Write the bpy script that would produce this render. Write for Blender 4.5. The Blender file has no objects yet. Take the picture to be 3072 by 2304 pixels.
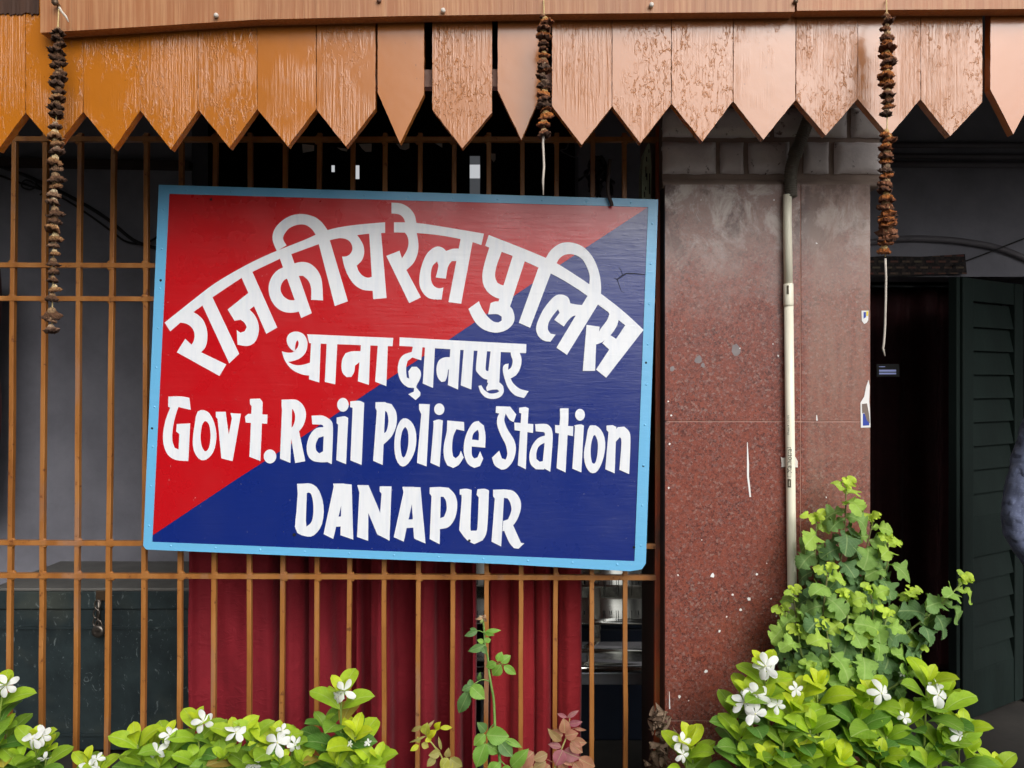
import bpy, bmesh, math, random
from mathutils import Vector, Matrix, noise
from mathutils.geometry import tessellate_polygon
R = math.radians
rnd = random.Random(7)
scene = bpy.context.scene
C = scene.collection

# ------------------------------------------------------------------ camera, sky, sun, exposure
D0, CZ = 2.4, 1.5                                   # distance to the grille plane, camera height (m)
cam = bpy.data.cameras.new("camera"); cam.sensor_width = 36.0; cam.lens = 36.0 * D0 / 3.072
cam.clip_start = 0.05; cam.clip_end = 3000
cam_o = bpy.data.objects.new("camera", cam); C.objects.link(cam_o)
cam_o.location = (0, 0, CZ); cam_o.rotation_euler = (R(90), 0, 0)
scene.camera = cam_o

SUN_EL, SUN_AZ = 36.0, 155.0                        # overcast: very soft light from high in front of the wall
world = bpy.data.worlds.new("World"); scene.world = world; world.use_nodes = True
wn, wl = world.node_tree.nodes, world.node_tree.links
wn.clear()
wo = wn.new("ShaderNodeOutputWorld"); bg = wn.new("ShaderNodeBackground")
sky = wn.new("ShaderNodeTexSky"); sky.sky_type = 'NISHITA'; sky.sun_disc = False
sky.sun_elevation = R(SUN_EL); sky.sun_rotation = R(SUN_AZ); sky.air_density = 1.0; sky.dust_density = 6.0; sky.ozone_density = 1.0
hs = wn.new("ShaderNodeHueSaturation"); hs.inputs['Saturation'].default_value = 0.12
wl.new(sky.outputs[0], hs.inputs['Color']); wl.new(hs.outputs[0], bg.inputs['Color'])
bg.inputs['Strength'].default_value = 0.15; wl.new(bg.outputs[0], wo.inputs['Surface'])

sun = bpy.data.lights.new("sun", 'SUN'); sun.energy = 1.0; sun.angle = R(58); sun.color = (1.0, 0.965, 0.92)
sun_o = bpy.data.objects.new("sun", sun); C.objects.link(sun_o)
_az = R(SUN_AZ); _el = R(SUN_EL)
sd = Vector((math.sin(_az) * math.cos(_el), math.cos(_az) * math.cos(_el), math.sin(_el)))
sun_o.location = sd * 20; sun_o.rotation_euler = sd.to_track_quat('Z', 'Y').to_euler()

scene.view_settings.view_transform = 'Standard'; scene.view_settings.look = 'None'
scene.view_settings.gamma = 1.0; scene.view_settings.use_curve_mapping = False
scene.view_settings.exposure = 0.0
scene.render.engine = 'CYCLES'
scene.cycles.max_bounces = 8; scene.cycles.diffuse_bounces = 5; scene.cycles.glossy_bounces = 4
scene.cycles.transparent_max_bounces = 8
scene.cycles.use_denoising = True

# ------------------------------------------------------------------ helpers
def P(px, py, Y):
    """point of the place seen at photograph pixel (px, py), standing at depth Y"""
    k = Y / D0 / 1000.0
    return Vector(((px - 1536) * k, Y, CZ - (py - 1152) * k))

def lin(r, g, b):
    f = lambda c: (c / 255 / 12.92) if c <= 10 else (((c / 255) + 0.055) / 1.055) ** 2.4
    return (f(r), f(g), f(b), 1.0)

def link(name, mesh, mats, parent=None):
    o = bpy.data.objects.new(name, mesh); C.objects.link(o)
    for m in (mats if isinstance(mats, (list, tuple)) else [mats]):
        mesh.materials.append(m)
    if parent: o.parent = parent
    return o

def tag(o, label=None, cat=None, group=None, kind=None):
    if label: o["label"] = label
    if cat: o["category"] = cat
    if group: o["group"] = group
    if kind: o["kind"] = kind
    return o

def thing(name, loc, label, cat, group=None):
    o = bpy.data.objects.new(name, None); C.objects.link(o)
    o.location = loc; o.empty_display_size = 0.1
    return tag(o, label, cat, group)

class MB:
    """collects faces in world coordinates and links them as ONE mesh object"""
    def __init__(s): s.v = []; s.f = []; s.uv = []; s.col = []; s.mi = []; s.sm = []
    def add(s, verts, faces, uv=None, col=(1, 1, 1), mi=0, smooth=False):
        b = len(s.v); s.v += [tuple(v) for v in verts]
        s.uv += (uv if uv else [(0, 0)] * len(verts))
        if col and isinstance(col[0], (tuple, list)): s.col += list(col)
        else: s.col += [col] * len(verts)
        for f in faces: s.f.append(tuple(b + i for i in f)); s.mi.append(mi); s.sm.append(smooth)
    def rod(s, pts, w, d, **k):
        n = len(pts); v = []; f = []
        for p in pts:
            for (sx, sy) in ((-1, -1), (1, -1), (1, 1), (-1, 1)): v.append(Vector(p) + Vector((sx * w / 2, sy * d / 2, 0)))
        for i in range(n - 1):
            for c in range(4): f.append((i * 4 + c, i * 4 + (c + 1) % 4, i * 4 + 4 + (c + 1) % 4, i * 4 + 4 + c))
        f += [(3, 2, 1, 0), tuple((n - 1) * 4 + c for c in range(4))]; s.add(v, f, **k)
    def box(s, x0, x1, y0, y1, z0, z1, **k):
        v = [(x, y, z) for z in (z0, z1) for y in (y0, y1) for x in (x0, x1)]
        s.add(v, [(0, 2, 3, 1), (4, 5, 7, 6), (0, 1, 5, 4), (2, 6, 7, 3), (0, 4, 6, 2), (1, 3, 7, 5)], **k)
    def bar(s, a, b, w, d, **k):
        """rectangular bar from a to b, w across (in the wall plane), d along Y"""
        a, b = Vector(a), Vector(b); t = (b - a).normalized(); yv = Vector((0, 1, 0))
        xv = t.cross(yv).normalized(); yv = xv.cross(t).normalized()
        v = []
        for p in (a, b):
            for (sx, sy) in ((-1, -1), (1, -1), (1, 1), (-1, 1)): v.append(p + xv * sx * w / 2 + yv * sy * d / 2)
        s.add(v, [(3, 2, 1, 0), (4, 5, 6, 7), (0, 1, 5, 4), (1, 2, 6, 5), (2, 3, 7, 6), (3, 0, 4, 7)], **k)
    def tube(s, pts, rad, n=10, caps=True, **k):
        pts = [Vector(p) for p in pts]; v = []; f = []; uv = []
        k.setdefault('smooth', True)
        up = Vector((0, 1, 0.01)); L = 0
        for i, p in enumerate(pts):
            t = (pts[min(i + 1, len(pts) - 1)] - pts[max(i - 1, 0)]).normalized()
            a = t.cross(up)
            if a.length < 1e-4: a = t.cross(Vector((1, 0, 0)))
            a.normalize(); b = a.cross(t).normalized()
            r = rad[i] if isinstance(rad, (list, tuple)) else rad
            if i: L += (p - pts[i - 1]).length
            for j in range(n):
                th = 2 * math.pi * j / n
                v.append(p + a * math.cos(th) * r + b * math.sin(th) * r); uv.append((j / n, L))
        for i in range(len(pts) - 1):
            for j in range(n):
                f.append((i * n + j, i * n + (j + 1) % n, (i + 1) * n + (j + 1) % n, (i + 1) * n + j))
        if caps: f.append(tuple(reversed(range(n)))); f.append(tuple((len(pts) - 1) * n + j for j in range(n)))
        s.add(v, f, uv=uv, **k)
    def prism(s, poly, Y0, Y1, **k):
        """outline in (x, z), front face at Y0, back at Y1"""
        n = len(poly)
        tri = tessellate_polygon([[Vector((p[0], p[1], 0)) for p in poly]])
        v = [(p[0], Y0, p[1]) for p in poly] + [(p[0], Y1, p[1]) for p in poly]
        area = sum(poly[i][0] * poly[(i + 1) % n][1] - poly[(i + 1) % n][0] * poly[i][1] for i in range(n))
        f = []
        for t in tri:
            a, b, c = [Vector((poly[i][0], poly[i][1])) for i in t]
            up = (b - a).x * (c - a).y - (b - a).y * (c - a).x > 0
            t = tuple(t) if up else tuple(reversed(t))
            f.append(t); f.append(tuple(n + i for i in reversed(t)))
        for i in range(n):
            j = (i + 1) % n
            f.append((i, n + i, n + j, j) if area > 0 else (j, n + j, n + i, i))
        s.add(v, f, **k)
    def build(s, name, mats, parent=None, bevel=0):
        o0 = Vector(parent.location) if parent and parent.parent is None else Vector((0, 0, 0))
        if parent and parent.parent is not None: o0 = Vector(parent.parent.location) + Vector(parent.location)
        if parent and parent.parent is None and parent.type == 'MESH': o0 = Vector(parent.location)
        me = bpy.data.meshes.new(name)
        me.from_pydata([tuple(Vector(v) - o0) for v in s.v], [], s.f)
        ul = me.uv_layers.new(name="uv"); ca = me.color_attributes.new("tone", 'FLOAT_COLOR', 'POINT')
        ca.data.foreach_set("color", [c for q in s.col for c in (q[0], q[1], q[2], 1.0)])
        ix = [0] * len(me.loops); me.loops.foreach_get("vertex_index", ix)
        ul.data.foreach_set("uv", [c for i in ix for c in s.uv[i]])
        me.polygons.foreach_set("material_index", s.mi); me.polygons.foreach_set("use_smooth", s.sm)
        me.update()
        o = link(name, me, mats, parent)
        if bevel:
            m = o.modifiers.new("bevel", 'BEVEL'); m.width = bevel; m.segments = 2; m.limit_method = 'ANGLE'; m.angle_limit = R(40)
        return o

def copy_part(o, parent, loc, rot=(0, 0, 0), sc=(1, 1, 1)):
    c = o.copy(); C.objects.link(c); c.parent = parent
    c.location = loc; c.rotation_euler = rot; c.scale = sc
    return c

def smooth_outline(pts, corner=42, n=4):
    """rounds the gentle vertices of an outline, keeps the sharp ones"""
    out = []; N = len(pts); V = [Vector(p) for p in pts]
    def sharp(i):
        a = (V[i] - V[i - 1]); b = (V[(i + 1) % N] - V[i])
        if a.length < 1e-9 or b.length < 1e-9: return True
        return a.angle(b) > R(corner)
    sh = [sharp(i) for i in range(N)]
    for i in range(N):
        j = (i + 1) % N
        p0 = V[i - 1] if not sh[i] else V[i] - (V[j] - V[i]) * .3
        p3 = V[(j + 1) % N] if not sh[j] else V[j] + (V[j] - V[i]) * .3
        if sh[i] and sh[j]: out.append(tuple(V[i])); continue
        for k in range(n):
            t = k / n
            q = 0.5 * ((2 * V[i]) + (V[j] - p0) * t + (2 * p0 - 5 * V[i] + 4 * V[j] - p3) * t * t + (3 * V[i] - p0 - 3 * V[j] + p3) * t ** 3)
            out.append((q.x, q.y))
    return out

# ------------------------------------------------------------------ materials
class NT:
    def __init__(s, name):
        s.m = bpy.data.materials.new(name); s.m.use_nodes = True
        s.n, s.l = s.m.node_tree.nodes, s.m.node_tree.links
        s.b = s.n['Principled BSDF']; s.tc = s.n.new("ShaderNodeTexCoord")
    def set(s, **k):
        for a, v in k.items(): s.b.inputs[a.replace('_', ' ')].default_value = v
        return s
    def node(s, t, **k):
        x = s.n.new(t)
        for a, v in k.items():
            if a in x.inputs: x.inputs[a].default_value = v
            else: setattr(x, a, v)
        return x
    def map(s, scale=(1, 1, 1), loc=None, src='Object', rot=None):
        m = s.n.new("ShaderNodeMapping"); m.inputs['Scale'].default_value = scale
        if rot: m.inputs['Rotation'].default_value = rot
        s.l.new(s.tc.outputs[src], m.inputs['Vector'])
        if loc is not None: s.l.new(loc, m.inputs['Location'])
        return m.outputs[0]
    def noise(s, vec, scale=5., detail=4., rough=.55, dist=0.):
        x = s.n.new("ShaderNodeTexNoise")
        x.inputs['Scale'].default_value = scale; x.inputs['Detail'].default_value = detail
        x.inputs['Roughness'].default_value = rough; x.inputs['Distortion'].default_value = dist
        s.l.new(vec, x.inputs['Vector']); return x.outputs['Fac']
    def ramp(s, fac, stops, interp='LINEAR'):
        x = s.n.new("ShaderNodeValToRGB"); x.color_ramp.interpolation = interp
        e = x.color_ramp.elements
        while len(e) < len(stops): e.new(.5)
        for i, (p, c) in enumerate(stops):
            e[i].position = p; e[i].color = c if len(c) == 4 else (*c, 1)
        s.l.new(fac, x.inputs['Fac']); return x.outputs['Color']
    def mix(s, fac, a, b, mode='MIX'):
        x = s.n.new("ShaderNodeMix"); x.data_type = 'RGBA'; x.blend_type = mode
        for v, sk in ((fac, x.inputs[0]), (a, x.inputs[6]), (b, x.inputs[7])):
            if hasattr(v, 'is_output'): s.l.new(v, sk)
            else: sk.default_value = v
        return x.outputs[2]
    def math(s, op, a, b=0.0, c=None):
        x = s.n.new("ShaderNodeMath"); x.operation = op
        for v, sk in ((a, x.inputs[0]), (b, x.inputs[1]), (c, x.inputs[2])):
            if v is None: continue
            if hasattr(v, 'is_output'): s.l.new(v, sk)
            else: sk.default_value = v
        return x.outputs[0]
    def color(s, c):
        if hasattr(c, 'is_output'): s.l.new(c, s.b.inputs['Base Color'])
        else: s.b.inputs['Base Color'].default_value = c
        return s
    def rough(s, f): s.l.new(f, s.b.inputs['Roughness']); return s
    def bump(s, h, strength=.5, dist=.002, prev=None):
        x = s.n.new("ShaderNodeBump"); x.inputs['Strength'].default_value = strength; x.inputs['Distance'].default_value = dist
        s.l.new(h, x.inputs['Height'])
        if prev is not None: s.l.new(prev, x.inputs['Normal'])
        s.l.new(x.outputs[0], s.b.inputs['Normal']); return x.outputs[0]
    def sep(s, vec):
        x = s.n.new("ShaderNodeSeparateXYZ"); s.l.new(vec, x.inputs[0]); return x.outputs

def g(v): return (v, v, v, 1)

def mat_board(name, rough_paint=True):
    t = NT(name); oi = t.node("ShaderNodeObjectInfo"); at = t.node("ShaderNodeAttribute", attribute_name="tone")
    sh = t.node("ShaderNodeVectorMath", operation='SCALE'); sh.inputs[0].default_value = (3.7, 5.1, 9.3)
    t.l.new(oi.outputs['Random'], sh.inputs['Scale']); loc = sh.outputs[0]
    v = t.map((1, 1, 1), loc); vs = t.map((1, 1, .16), loc); vg = t.map((1, 1, .035), loc)
    n1 = t.noise(v, 7, 3, .6)
    col = t.mix(t.ramp(n1, [(.3, g(0)), (.75, g(1))]), at.outputs['Color'], g(1), 'MIX')
    col = t.mix(.10, at.outputs['Color'], t.mix(1.0, at.outputs['Color'], t.ramp(n1, [(.3, g(.45)), (.7, g(1.25))]), 'MULTIPLY'))
    # dark specks and knots of bare wood in the paint
    sp = t.noise(v, 90, 2, .6); col = t.mix(t.ramp(sp, [(.72, g(0)), (.76, g(.5))]), col, lin(92, 52, 30))
    t.set(Roughness=.21, Specular_IOR_Level=.85)
    pr = None
    if rough_paint:
        mask = t.ramp(t.math('ADD', t.noise(t.map((1, 1, .5), loc), 9, 3, .6), t.math('MULTIPLY', t.math('SUBTRACT', t.math('FRACT', t.math('MULTIPLY', oi.outputs['Random'], 7.3)), .5), .22)), [(.42, g(.02)), (.66, g(1))])
        blis = t.ramp(t.noise(t.map((1, 1, .45), loc), 84, 5, .62, .9), [(.55, g(0)), (.61, g(1))])
        blis2 = t.ramp(t.noise(t.map((1, 1, .22), loc), 120, 3, .6, .6), [(.56, g(0)), (.64, g(1))])
        h = t.math('MULTIPLY', t.math('ADD', blis, t.math('MULTIPLY', blis2, .5)), mask)
        pr = t.bump(h, .8, .0013)
        grain = t.ramp(t.noise(vg, 150, 4, .6, .3), [(.42, g(0)), (.62, g(1))])
        gm = t.ramp(t.noise(v, 5.5, 2, .5), [(.45, g(0)), (.6, g(1))])
        pr = t.bump(t.math('MULTIPLY', grain, gm), .55, .0012, pr)
        ck = t.ramp(t.noise(t.map((1, 1, .05), loc), 60, 5, .7, .5), [(.68, g(0)), (.72, g(.8))]); ckm = t.ramp(t.noise(v, 8, 2, .5), [(.5, g(0)), (.62, g(.75))])
        col = t.mix(t.math('MULTIPLY', ck, ckm), col, lin(110, 66, 36))
        st = t.ramp(t.noise(t.map((1, 1, .12), loc), 14, 5, .7), [(.55, g(0)), (.8, g(.35))]); col = t.mix(st, col, lin(140, 92, 52))
    pr = t.bump(t.noise(v, 26, 3, .5), .25, .0015, pr)
    t.color(col); return t.m

def mat_fascia():
    t = NT("fascia_paint"); at = t.node("ShaderNodeAttribute", attribute_name="tone")
    v = t.map((1, 1, .03)); n = t.noise(v, 110, 4, .6); m = t.noise(t.map((1, 1, 1)), 6, 4, .6)
    c = t.mix(t.ramp(n, [(.42, g(0)), (.62, g(.75))]), at.outputs['Color'], lin(184, 134, 92))
    c = t.mix(t.ramp(m, [(.4, g(0)), (.7, g(.5))]), c, lin(146, 98, 66))
    c = t.mix(t.ramp(t.noise(t.map((1, 1, .05)), 45, 5, .7), [(.6, g(0)), (.72, g(.55))]), c, lin(104, 66, 44)); t.color(c).set(Roughness=.48); t.bump(n, .6, .0016); return t.m

def mat_plain(name, col, rough=.5, bump=0., bscale=40, metal=0., var=.0, spec=.5, vscale=8, stretch=(1, 1, 1)):
    t = NT(name); v = t.map(stretch)
    if var:
        n = t.noise(v, vscale, 5, .6)
        c = t.mix(t.ramp(n, [(.3, g(0)), (.72, g(1))]), tuple(x * (1 - var) for x in col[:3]) + (1,), tuple(min(1, x * (1 + var)) for x in col[:3]) + (1,))
        t.color(c)
    else: t.color(col)
    t.set(Roughness=rough, Metallic=metal, Specular_IOR_Level=spec)
    if bump: t.bump(t.noise(v, bscale, 4, .6), bump, .002)
    return t.m

def mat_tone(name, rough=.6, bump=.3, bscale=60, spec=.4):
    t = NT(name); at = t.node("ShaderNodeAttribute", attribute_name="tone"); v = t.map()
    n = t.noise(v, bscale, 4, .6)
    t.color(t.mix(t.ramp(n, [(.3, g(0)), (.7, g(.5))]), at.outputs['Color'], t.mix(1, at.outputs['Color'], g(.55), 'MULTIPLY')))
    t.set(Roughness=rough, Specular_IOR_Level=spec); t.bump(n, bump, .002); return t.m

def mat_sign(name, col, rough=.34, streak=.0, brush=None):
    t = NT(name); v = t.map()
    vs = t.map((.12, 1, 1)); hz = t.noise(vs, 60, 4, .6, .4); big = t.noise(v, 5, 4, .6)
    c = col
    if brush:
        br = t.noise(t.map((1, 1, .12), rot=(0, R(20), 0)), 70, 3, .6)
        c = t.mix(t.ramp(br, [(.45, g(0)), (.72, g(1))]), col, brush)
    c = t.mix(t.ramp(big, [(.4, g(0)), (.8, g(.22))]), c, tuple(x * .72 for x in col[:3]) + (1,))
    sp = t.noise(v, 170, 2, .5); c = t.mix(t.ramp(sp, [(.74, g(0)), (.79, g(.45))]), c, lin(225, 215, 215))
    t.color(c).set(Roughness=rough, Specular_IOR_Level=.9)
    t.rough(t.ramp(big, [(.3, g(rough - .05)), (.7, g(rough + .08))]))
    p = t.bump(hz, .34, .0018); p = t.bump(t.noise(v, 9, 3, .5), .3, .004, p); p = t.bump(t.ramp(t.noise(t.map((.25, 1, 1)), 120, 3, .6, .8), [(.58, g(0)), (.74, g(1))]), .14, .0010, p)
    return t.m

def mat_granite():
    t = NT("red_granite"); v = t.map()
    dv = t.node("ShaderNodeTexNoise"); dv.inputs['Scale'].default_value = 160; t.l.new(v, dv.inputs['Vector'])
    av = t.node("ShaderNodeVectorMath", operation='MULTIPLY_ADD'); av.inputs[1].default_value = (.006, .006, .006)
    t.l.new(dv.outputs['Color'], av.inputs[0]); t.l.new(v, av.inputs[2])
    vo = t.node("ShaderNodeTexVoronoi"); vo.inputs['Scale'].default_value = 165; t.l.new(av.outputs[0], vo.inputs['Vector'])
    sp = t.sep(vo.outputs['Color'])
    c = t.ramp(sp[0], [(0, lin(70, 36, 33)), (.2, lin(116, 58, 48)), (.42, lin(140, 74, 58)), (.62, lin(128, 72, 62)), (.8, lin(120, 92, 88)), (.93, lin(150, 126, 118))], 'CONSTANT')
    vo2 = t.node("ShaderNodeTexVoronoi"); vo2.inputs['Scale'].default_value = 380; t.l.new(av.outputs[0], vo2.inputs['Vector'])
    c2 = t.ramp(t.sep(vo2.outputs['Color'])[1], [(0, lin(62, 34, 32)), (.3, lin(132, 66, 52)), (.7, lin(126, 78, 68)), (.9, lin(140, 118, 112))], 'CONSTANT')
    c = t.mix(.45, c, c2)
    big = t.noise(v, 5.5, 5, .65); c = t.mix(t.ramp(big, [(.35, g(0)), (.75, g(.45))]), c, lin(146, 76, 58))
    # dust and lime wash on the upper slab and smeared on the right strip, with ragged edges
    z = t.sep(v)
    edge = t.math('ADD', z[2], t.math('MULTIPLY', t.math('SUBTRACT', t.noise(v, 7, 6, .65), .5), .75))
    dust = t.ramp(t.math('DIVIDE', t.math('SUBTRACT', edge, 1.30), .42), [(.0, g(0)), (.5, g(.46)), (1, g(.76))])
    c = t.mix(dust, c, lin(170, 153, 147))
    ch = t.ramp(t.noise(t.map((1, 1, .8)), 10, 8, .75, .6), [(.48, g(0)), (.60, g(.85))])
    chm = t.ramp(t.math('DIVIDE', t.math('SUBTRACT', z[2], 1.42), .20), [(0, g(0)), (1, g(1))])
    c = t.mix(t.math('MULTIPLY', ch, chm), c, lin(200, 190, 184))
    dk = t.ramp(t.noise(t.map((1, 1, .7), rot=(0, R(12), 0)), 6.5, 7, .72), [(.49, g(0)), (.57, g(.8))])
    c = t.mix(t.math('MULTIPLY', dk, chm), c, lin(84, 66, 64))
    sm = t.ramp(t.noise(t.map((1, 1, .1)), 30, 5, .65), [(.3, g(.15)), (.7, g(.6))])
    smx = t.ramp(t.math('DIVIDE', t.math('SUBTRACT', z[0], .10), .03), [(0, g(0)), (1, g(1))])
    c = t.mix(t.math('MULTIPLY', sm, t.math('MULTIPLY', smx, t.ramp(t.math('DIVIDE', t.math('SUBTRACT', edge, .55), .5), [(0, g(.25)), (1, g(1))]))), c, lin(150, 122, 108))
    t.color(c).set(Specular_IOR_Level=.45)
    t.rough(t.mix(dust, g(.33), g(.7))); t.bump(sp[1], .05, .001); return t.m

def mat_leaf(name, rough=.42, trans=.30, veins=True, spec=.45, bumps=.5):
    t = NT(name); at = t.node("ShaderNodeAttribute", attribute_name="tone")
    u = t.sep(t.tc.outputs['UV'])
    du = t.math('ABSOLUTE', t.math('SUBTRACT', u[0], .5))
    c = at.outputs['Color']
    n = t.noise(t.map(), 55, 3, .6)
    c = t.mix(t.ramp(n, [(.35, g(0)), (.7, g(.6))]), c, t.mix(1, c, (.62, .72, .5, 1), 'MULTIPLY'))
    if veins:
        mid = t.ramp(du, [(.012, g(1)), (.035, g(0))])
        ph = t.math('SUBTRACT', t.math('MULTIPLY', u[1], 9.0), t.math('MULTIPLY', du, 7.0))
        sv = t.ramp(t.math('ABSOLUTE', t.math('SUBTRACT', t.math('FRACT', ph), .5)), [(.0, g(1)), (.12, g(0))])
        vv = t.math('MAXIMUM', mid, t.math('MULTIPLY', sv, .42))
        c = t.mix(t.math('MULTIPLY', vv, .6), c, t.mix(.5, c, (.55, .68, .28, 1)))
        t.bump(t.math('SUBTRACT', 1.0, vv), bumps, .0012)
    t.color(c).set(Roughness=rough, Specular_IOR_Level=spec)
    tr = t.node("ShaderNodeBsdfTranslucent"); t.l.new(t.mix(1, c, (1.0, 1.05, .55, 1), 'MULTIPLY'), tr.inputs['Color'])
    mx = t.node("ShaderNodeMixShader"); mx.inputs[0].default_value = trans
    t.l.new(t.b.outputs[0], mx.inputs[1]); t.l.new(tr.outputs[0], mx.inputs[2])
    t.l.new(mx.outputs[0], t.n['Material Output'].inputs['Surface']); return t.m

def mat_petal():
    t = NT("white_petal"); t.color((.88, .88, .86, 1)).set(Roughness=.55, Specular_IOR_Level=.3)
    tr = t.node("ShaderNodeBsdfTranslucent"); tr.inputs['Color'].default_value = (.88, .88, .86, 1)
    mx = t.node("ShaderNodeMixShader"); mx.inputs[0].default_value = .3
    t.l.new(t.b.outputs[0], mx.inputs[1]); t.l.new(tr.outputs[0], mx.inputs[2])
    t.l.new(mx.outputs[0], t.n['Material Output'].inputs['Surface']); return t.m

def mat_bar():
    t = NT("grille_paint"); v = t.map(); vz = t.map((1, 1, .25))
    c = t.ramp(t.noise(vz, 16, 5, .6), [(.3, lin(134, 82, 36)), (.5, lin(158, 102, 48)), (.72, lin(172, 118, 66))])
    c = t.mix(t.ramp(t.noise(t.map((1, 1, .3)), 7, 5, .65), [(.56, g(0)), (.66, g(.45))]), c, lin(140, 112, 100))   # old grey-mauve paint showing
    c = t.mix(t.ramp(t.noise(v, 44, 4, .6), [(.63, g(0)), (.70, g(.8))]), c, lin(92, 46, 26))
    t.color(c).set(Roughness=.42); t.bump(t.noise(v, 70, 4, .6), .4, .0015); return t.m

def mat_rust():
    t = NT("red_oxide_paint"); v = t.map(); vz = t.map((1, 1, .3))
    z = t.sep(v)[2]
    c = t.ramp(t.noise(vz, 12, 5, .6), [(.35, lin(88, 56, 40)), (.5, lin(158, 66, 30)), (.68, lin(150, 92, 44))])
    c = t.mix(t.ramp(t.math('ADD', z, t.math('MULTIPLY', t.noise(v, 9, 4), .3)), [(0, g(0)), (1, g(0))]), c, g(.1))
    t.color(c).set(Roughness=.55); t.bump(t.noise(v, 60, 4, .6), .5, .002); return t.m

def mat_plaster(name, a, b, rough=.85):
    t = NT(name); v = t.map()
    c = t.ramp(t.noise(v, 3.2, 7, .65), [(.3, a), (.7, b)])
    c = t.mix(t.ramp(t.noise(v, 24, 5, .65), [(.64, g(0)), (.74, g(.35))]), c, tuple(x * .5 for x in a[:3]) + (1,))
    t.color(c).set(Roughness=rough); t.bump(t.noise(v, 40, 5, .6), .3, .003); return t.m

def mat_brick():
    t = NT("greyed_brick"); v = t.map()
    at = t.node("ShaderNodeAttribute", attribute_name="tone")
    c = t.mix(t.ramp(t.noise(v, 18, 6, .7), [(.35, g(0)), (.68, g(.7))]), at.outputs['Color'], lin(206, 196, 194))
    c = t.mix(t.ramp(t.noise(v, 34, 6, .72), [(.60, g(0)), (.68, g(.9))]), c, lin(84, 56, 48))
    t.color(c).set(Roughness=.8); t.bump(t.noise(v, 60, 6, .65), .6, .004); return t.m

def mat_trunk():
    t = NT("trunk_paint"); v = t.map()
    c = t.ramp(t.noise(v, 6, 6, .65), [(.3, lin(30, 39, 42)), (.7, lin(52, 64, 66))])
    sc = t.ramp(t.noise(t.map((1, 1, .6)), 34, 6, .75, 1.5), [(.60, g(0)), (.65, g(.8))]); c = t.mix(sc, c, lin(120, 130, 130))
    d = t.ramp(t.noise(t.map((.6, 1, 1)), 3, 4, .6), [(.5, g(0)), (.72, g(.4))]); c = t.mix(d, c, lin(104, 104, 88))
    t.color(c).set(Roughness=.42); t.bump(t.noise(v, 14, 4, .6), .3, .004); return t.m

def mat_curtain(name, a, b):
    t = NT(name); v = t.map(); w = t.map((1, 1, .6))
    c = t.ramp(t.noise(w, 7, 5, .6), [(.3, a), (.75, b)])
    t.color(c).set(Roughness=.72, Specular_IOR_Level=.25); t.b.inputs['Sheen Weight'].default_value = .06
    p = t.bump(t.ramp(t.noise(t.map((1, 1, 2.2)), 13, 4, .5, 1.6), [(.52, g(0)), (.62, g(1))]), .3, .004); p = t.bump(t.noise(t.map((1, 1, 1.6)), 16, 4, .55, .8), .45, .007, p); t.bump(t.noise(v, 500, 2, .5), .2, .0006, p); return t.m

def mat_shirt():
    t = NT("patterned_navy_cotton"); v = t.map((1, 1, 1))
    ck = t.node("ShaderNodeTexVoronoi"); ck.inputs['Scale'].default_value = 125; ck.inputs['Randomness'].default_value = .12; t.l.new(v, ck.inputs['Vector'])
    dots = t.ramp(ck.outputs['Distance'], [(.20, g(1)), (.30, g(0))])
    c = t.mix(dots, lin(104, 112, 142), lin(124, 131, 156))
    t.color(c).set(Roughness=.8); t.b.inputs['Sheen Weight'].default_value = .2
    wv = t.node("ShaderNodeTexWave"); wv.wave_type = 'BANDS'; wv.bands_direction = 'Z'; wv.inputs['Scale'].default_value = 5.5; wv.inputs['Distortion'].default_value = 7.0; wv.inputs['Detail'].default_value = 2.5; wv.inputs['Detail Scale'].default_value = 1.4
    t.l.new(t.map((1.6, 1.6, 1.0), rot=(0, R(28), 0)), wv.inputs['Vector'])
    p = t.bump(t.ramp(wv.outputs['Fac'], [(.2, g(0)), (.9, g(1))]), .55, .010); t.bump(t.noise(t.map((1, 1, 1.3)), 20, 2, .5, .6), .35, .006, p); return t.m

def mat_soil():
    t = NT("bed_soil"); v = t.map()
    t.color(t.ramp(t.noise(v, 14, 8, .7), [(.3, lin(50, 38, 28)), (.7, lin(98, 78, 58))])).set(Roughness=.95)
    t.bump(t.noise(v, 40, 8, .7), 1, .02); return t.m

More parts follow.
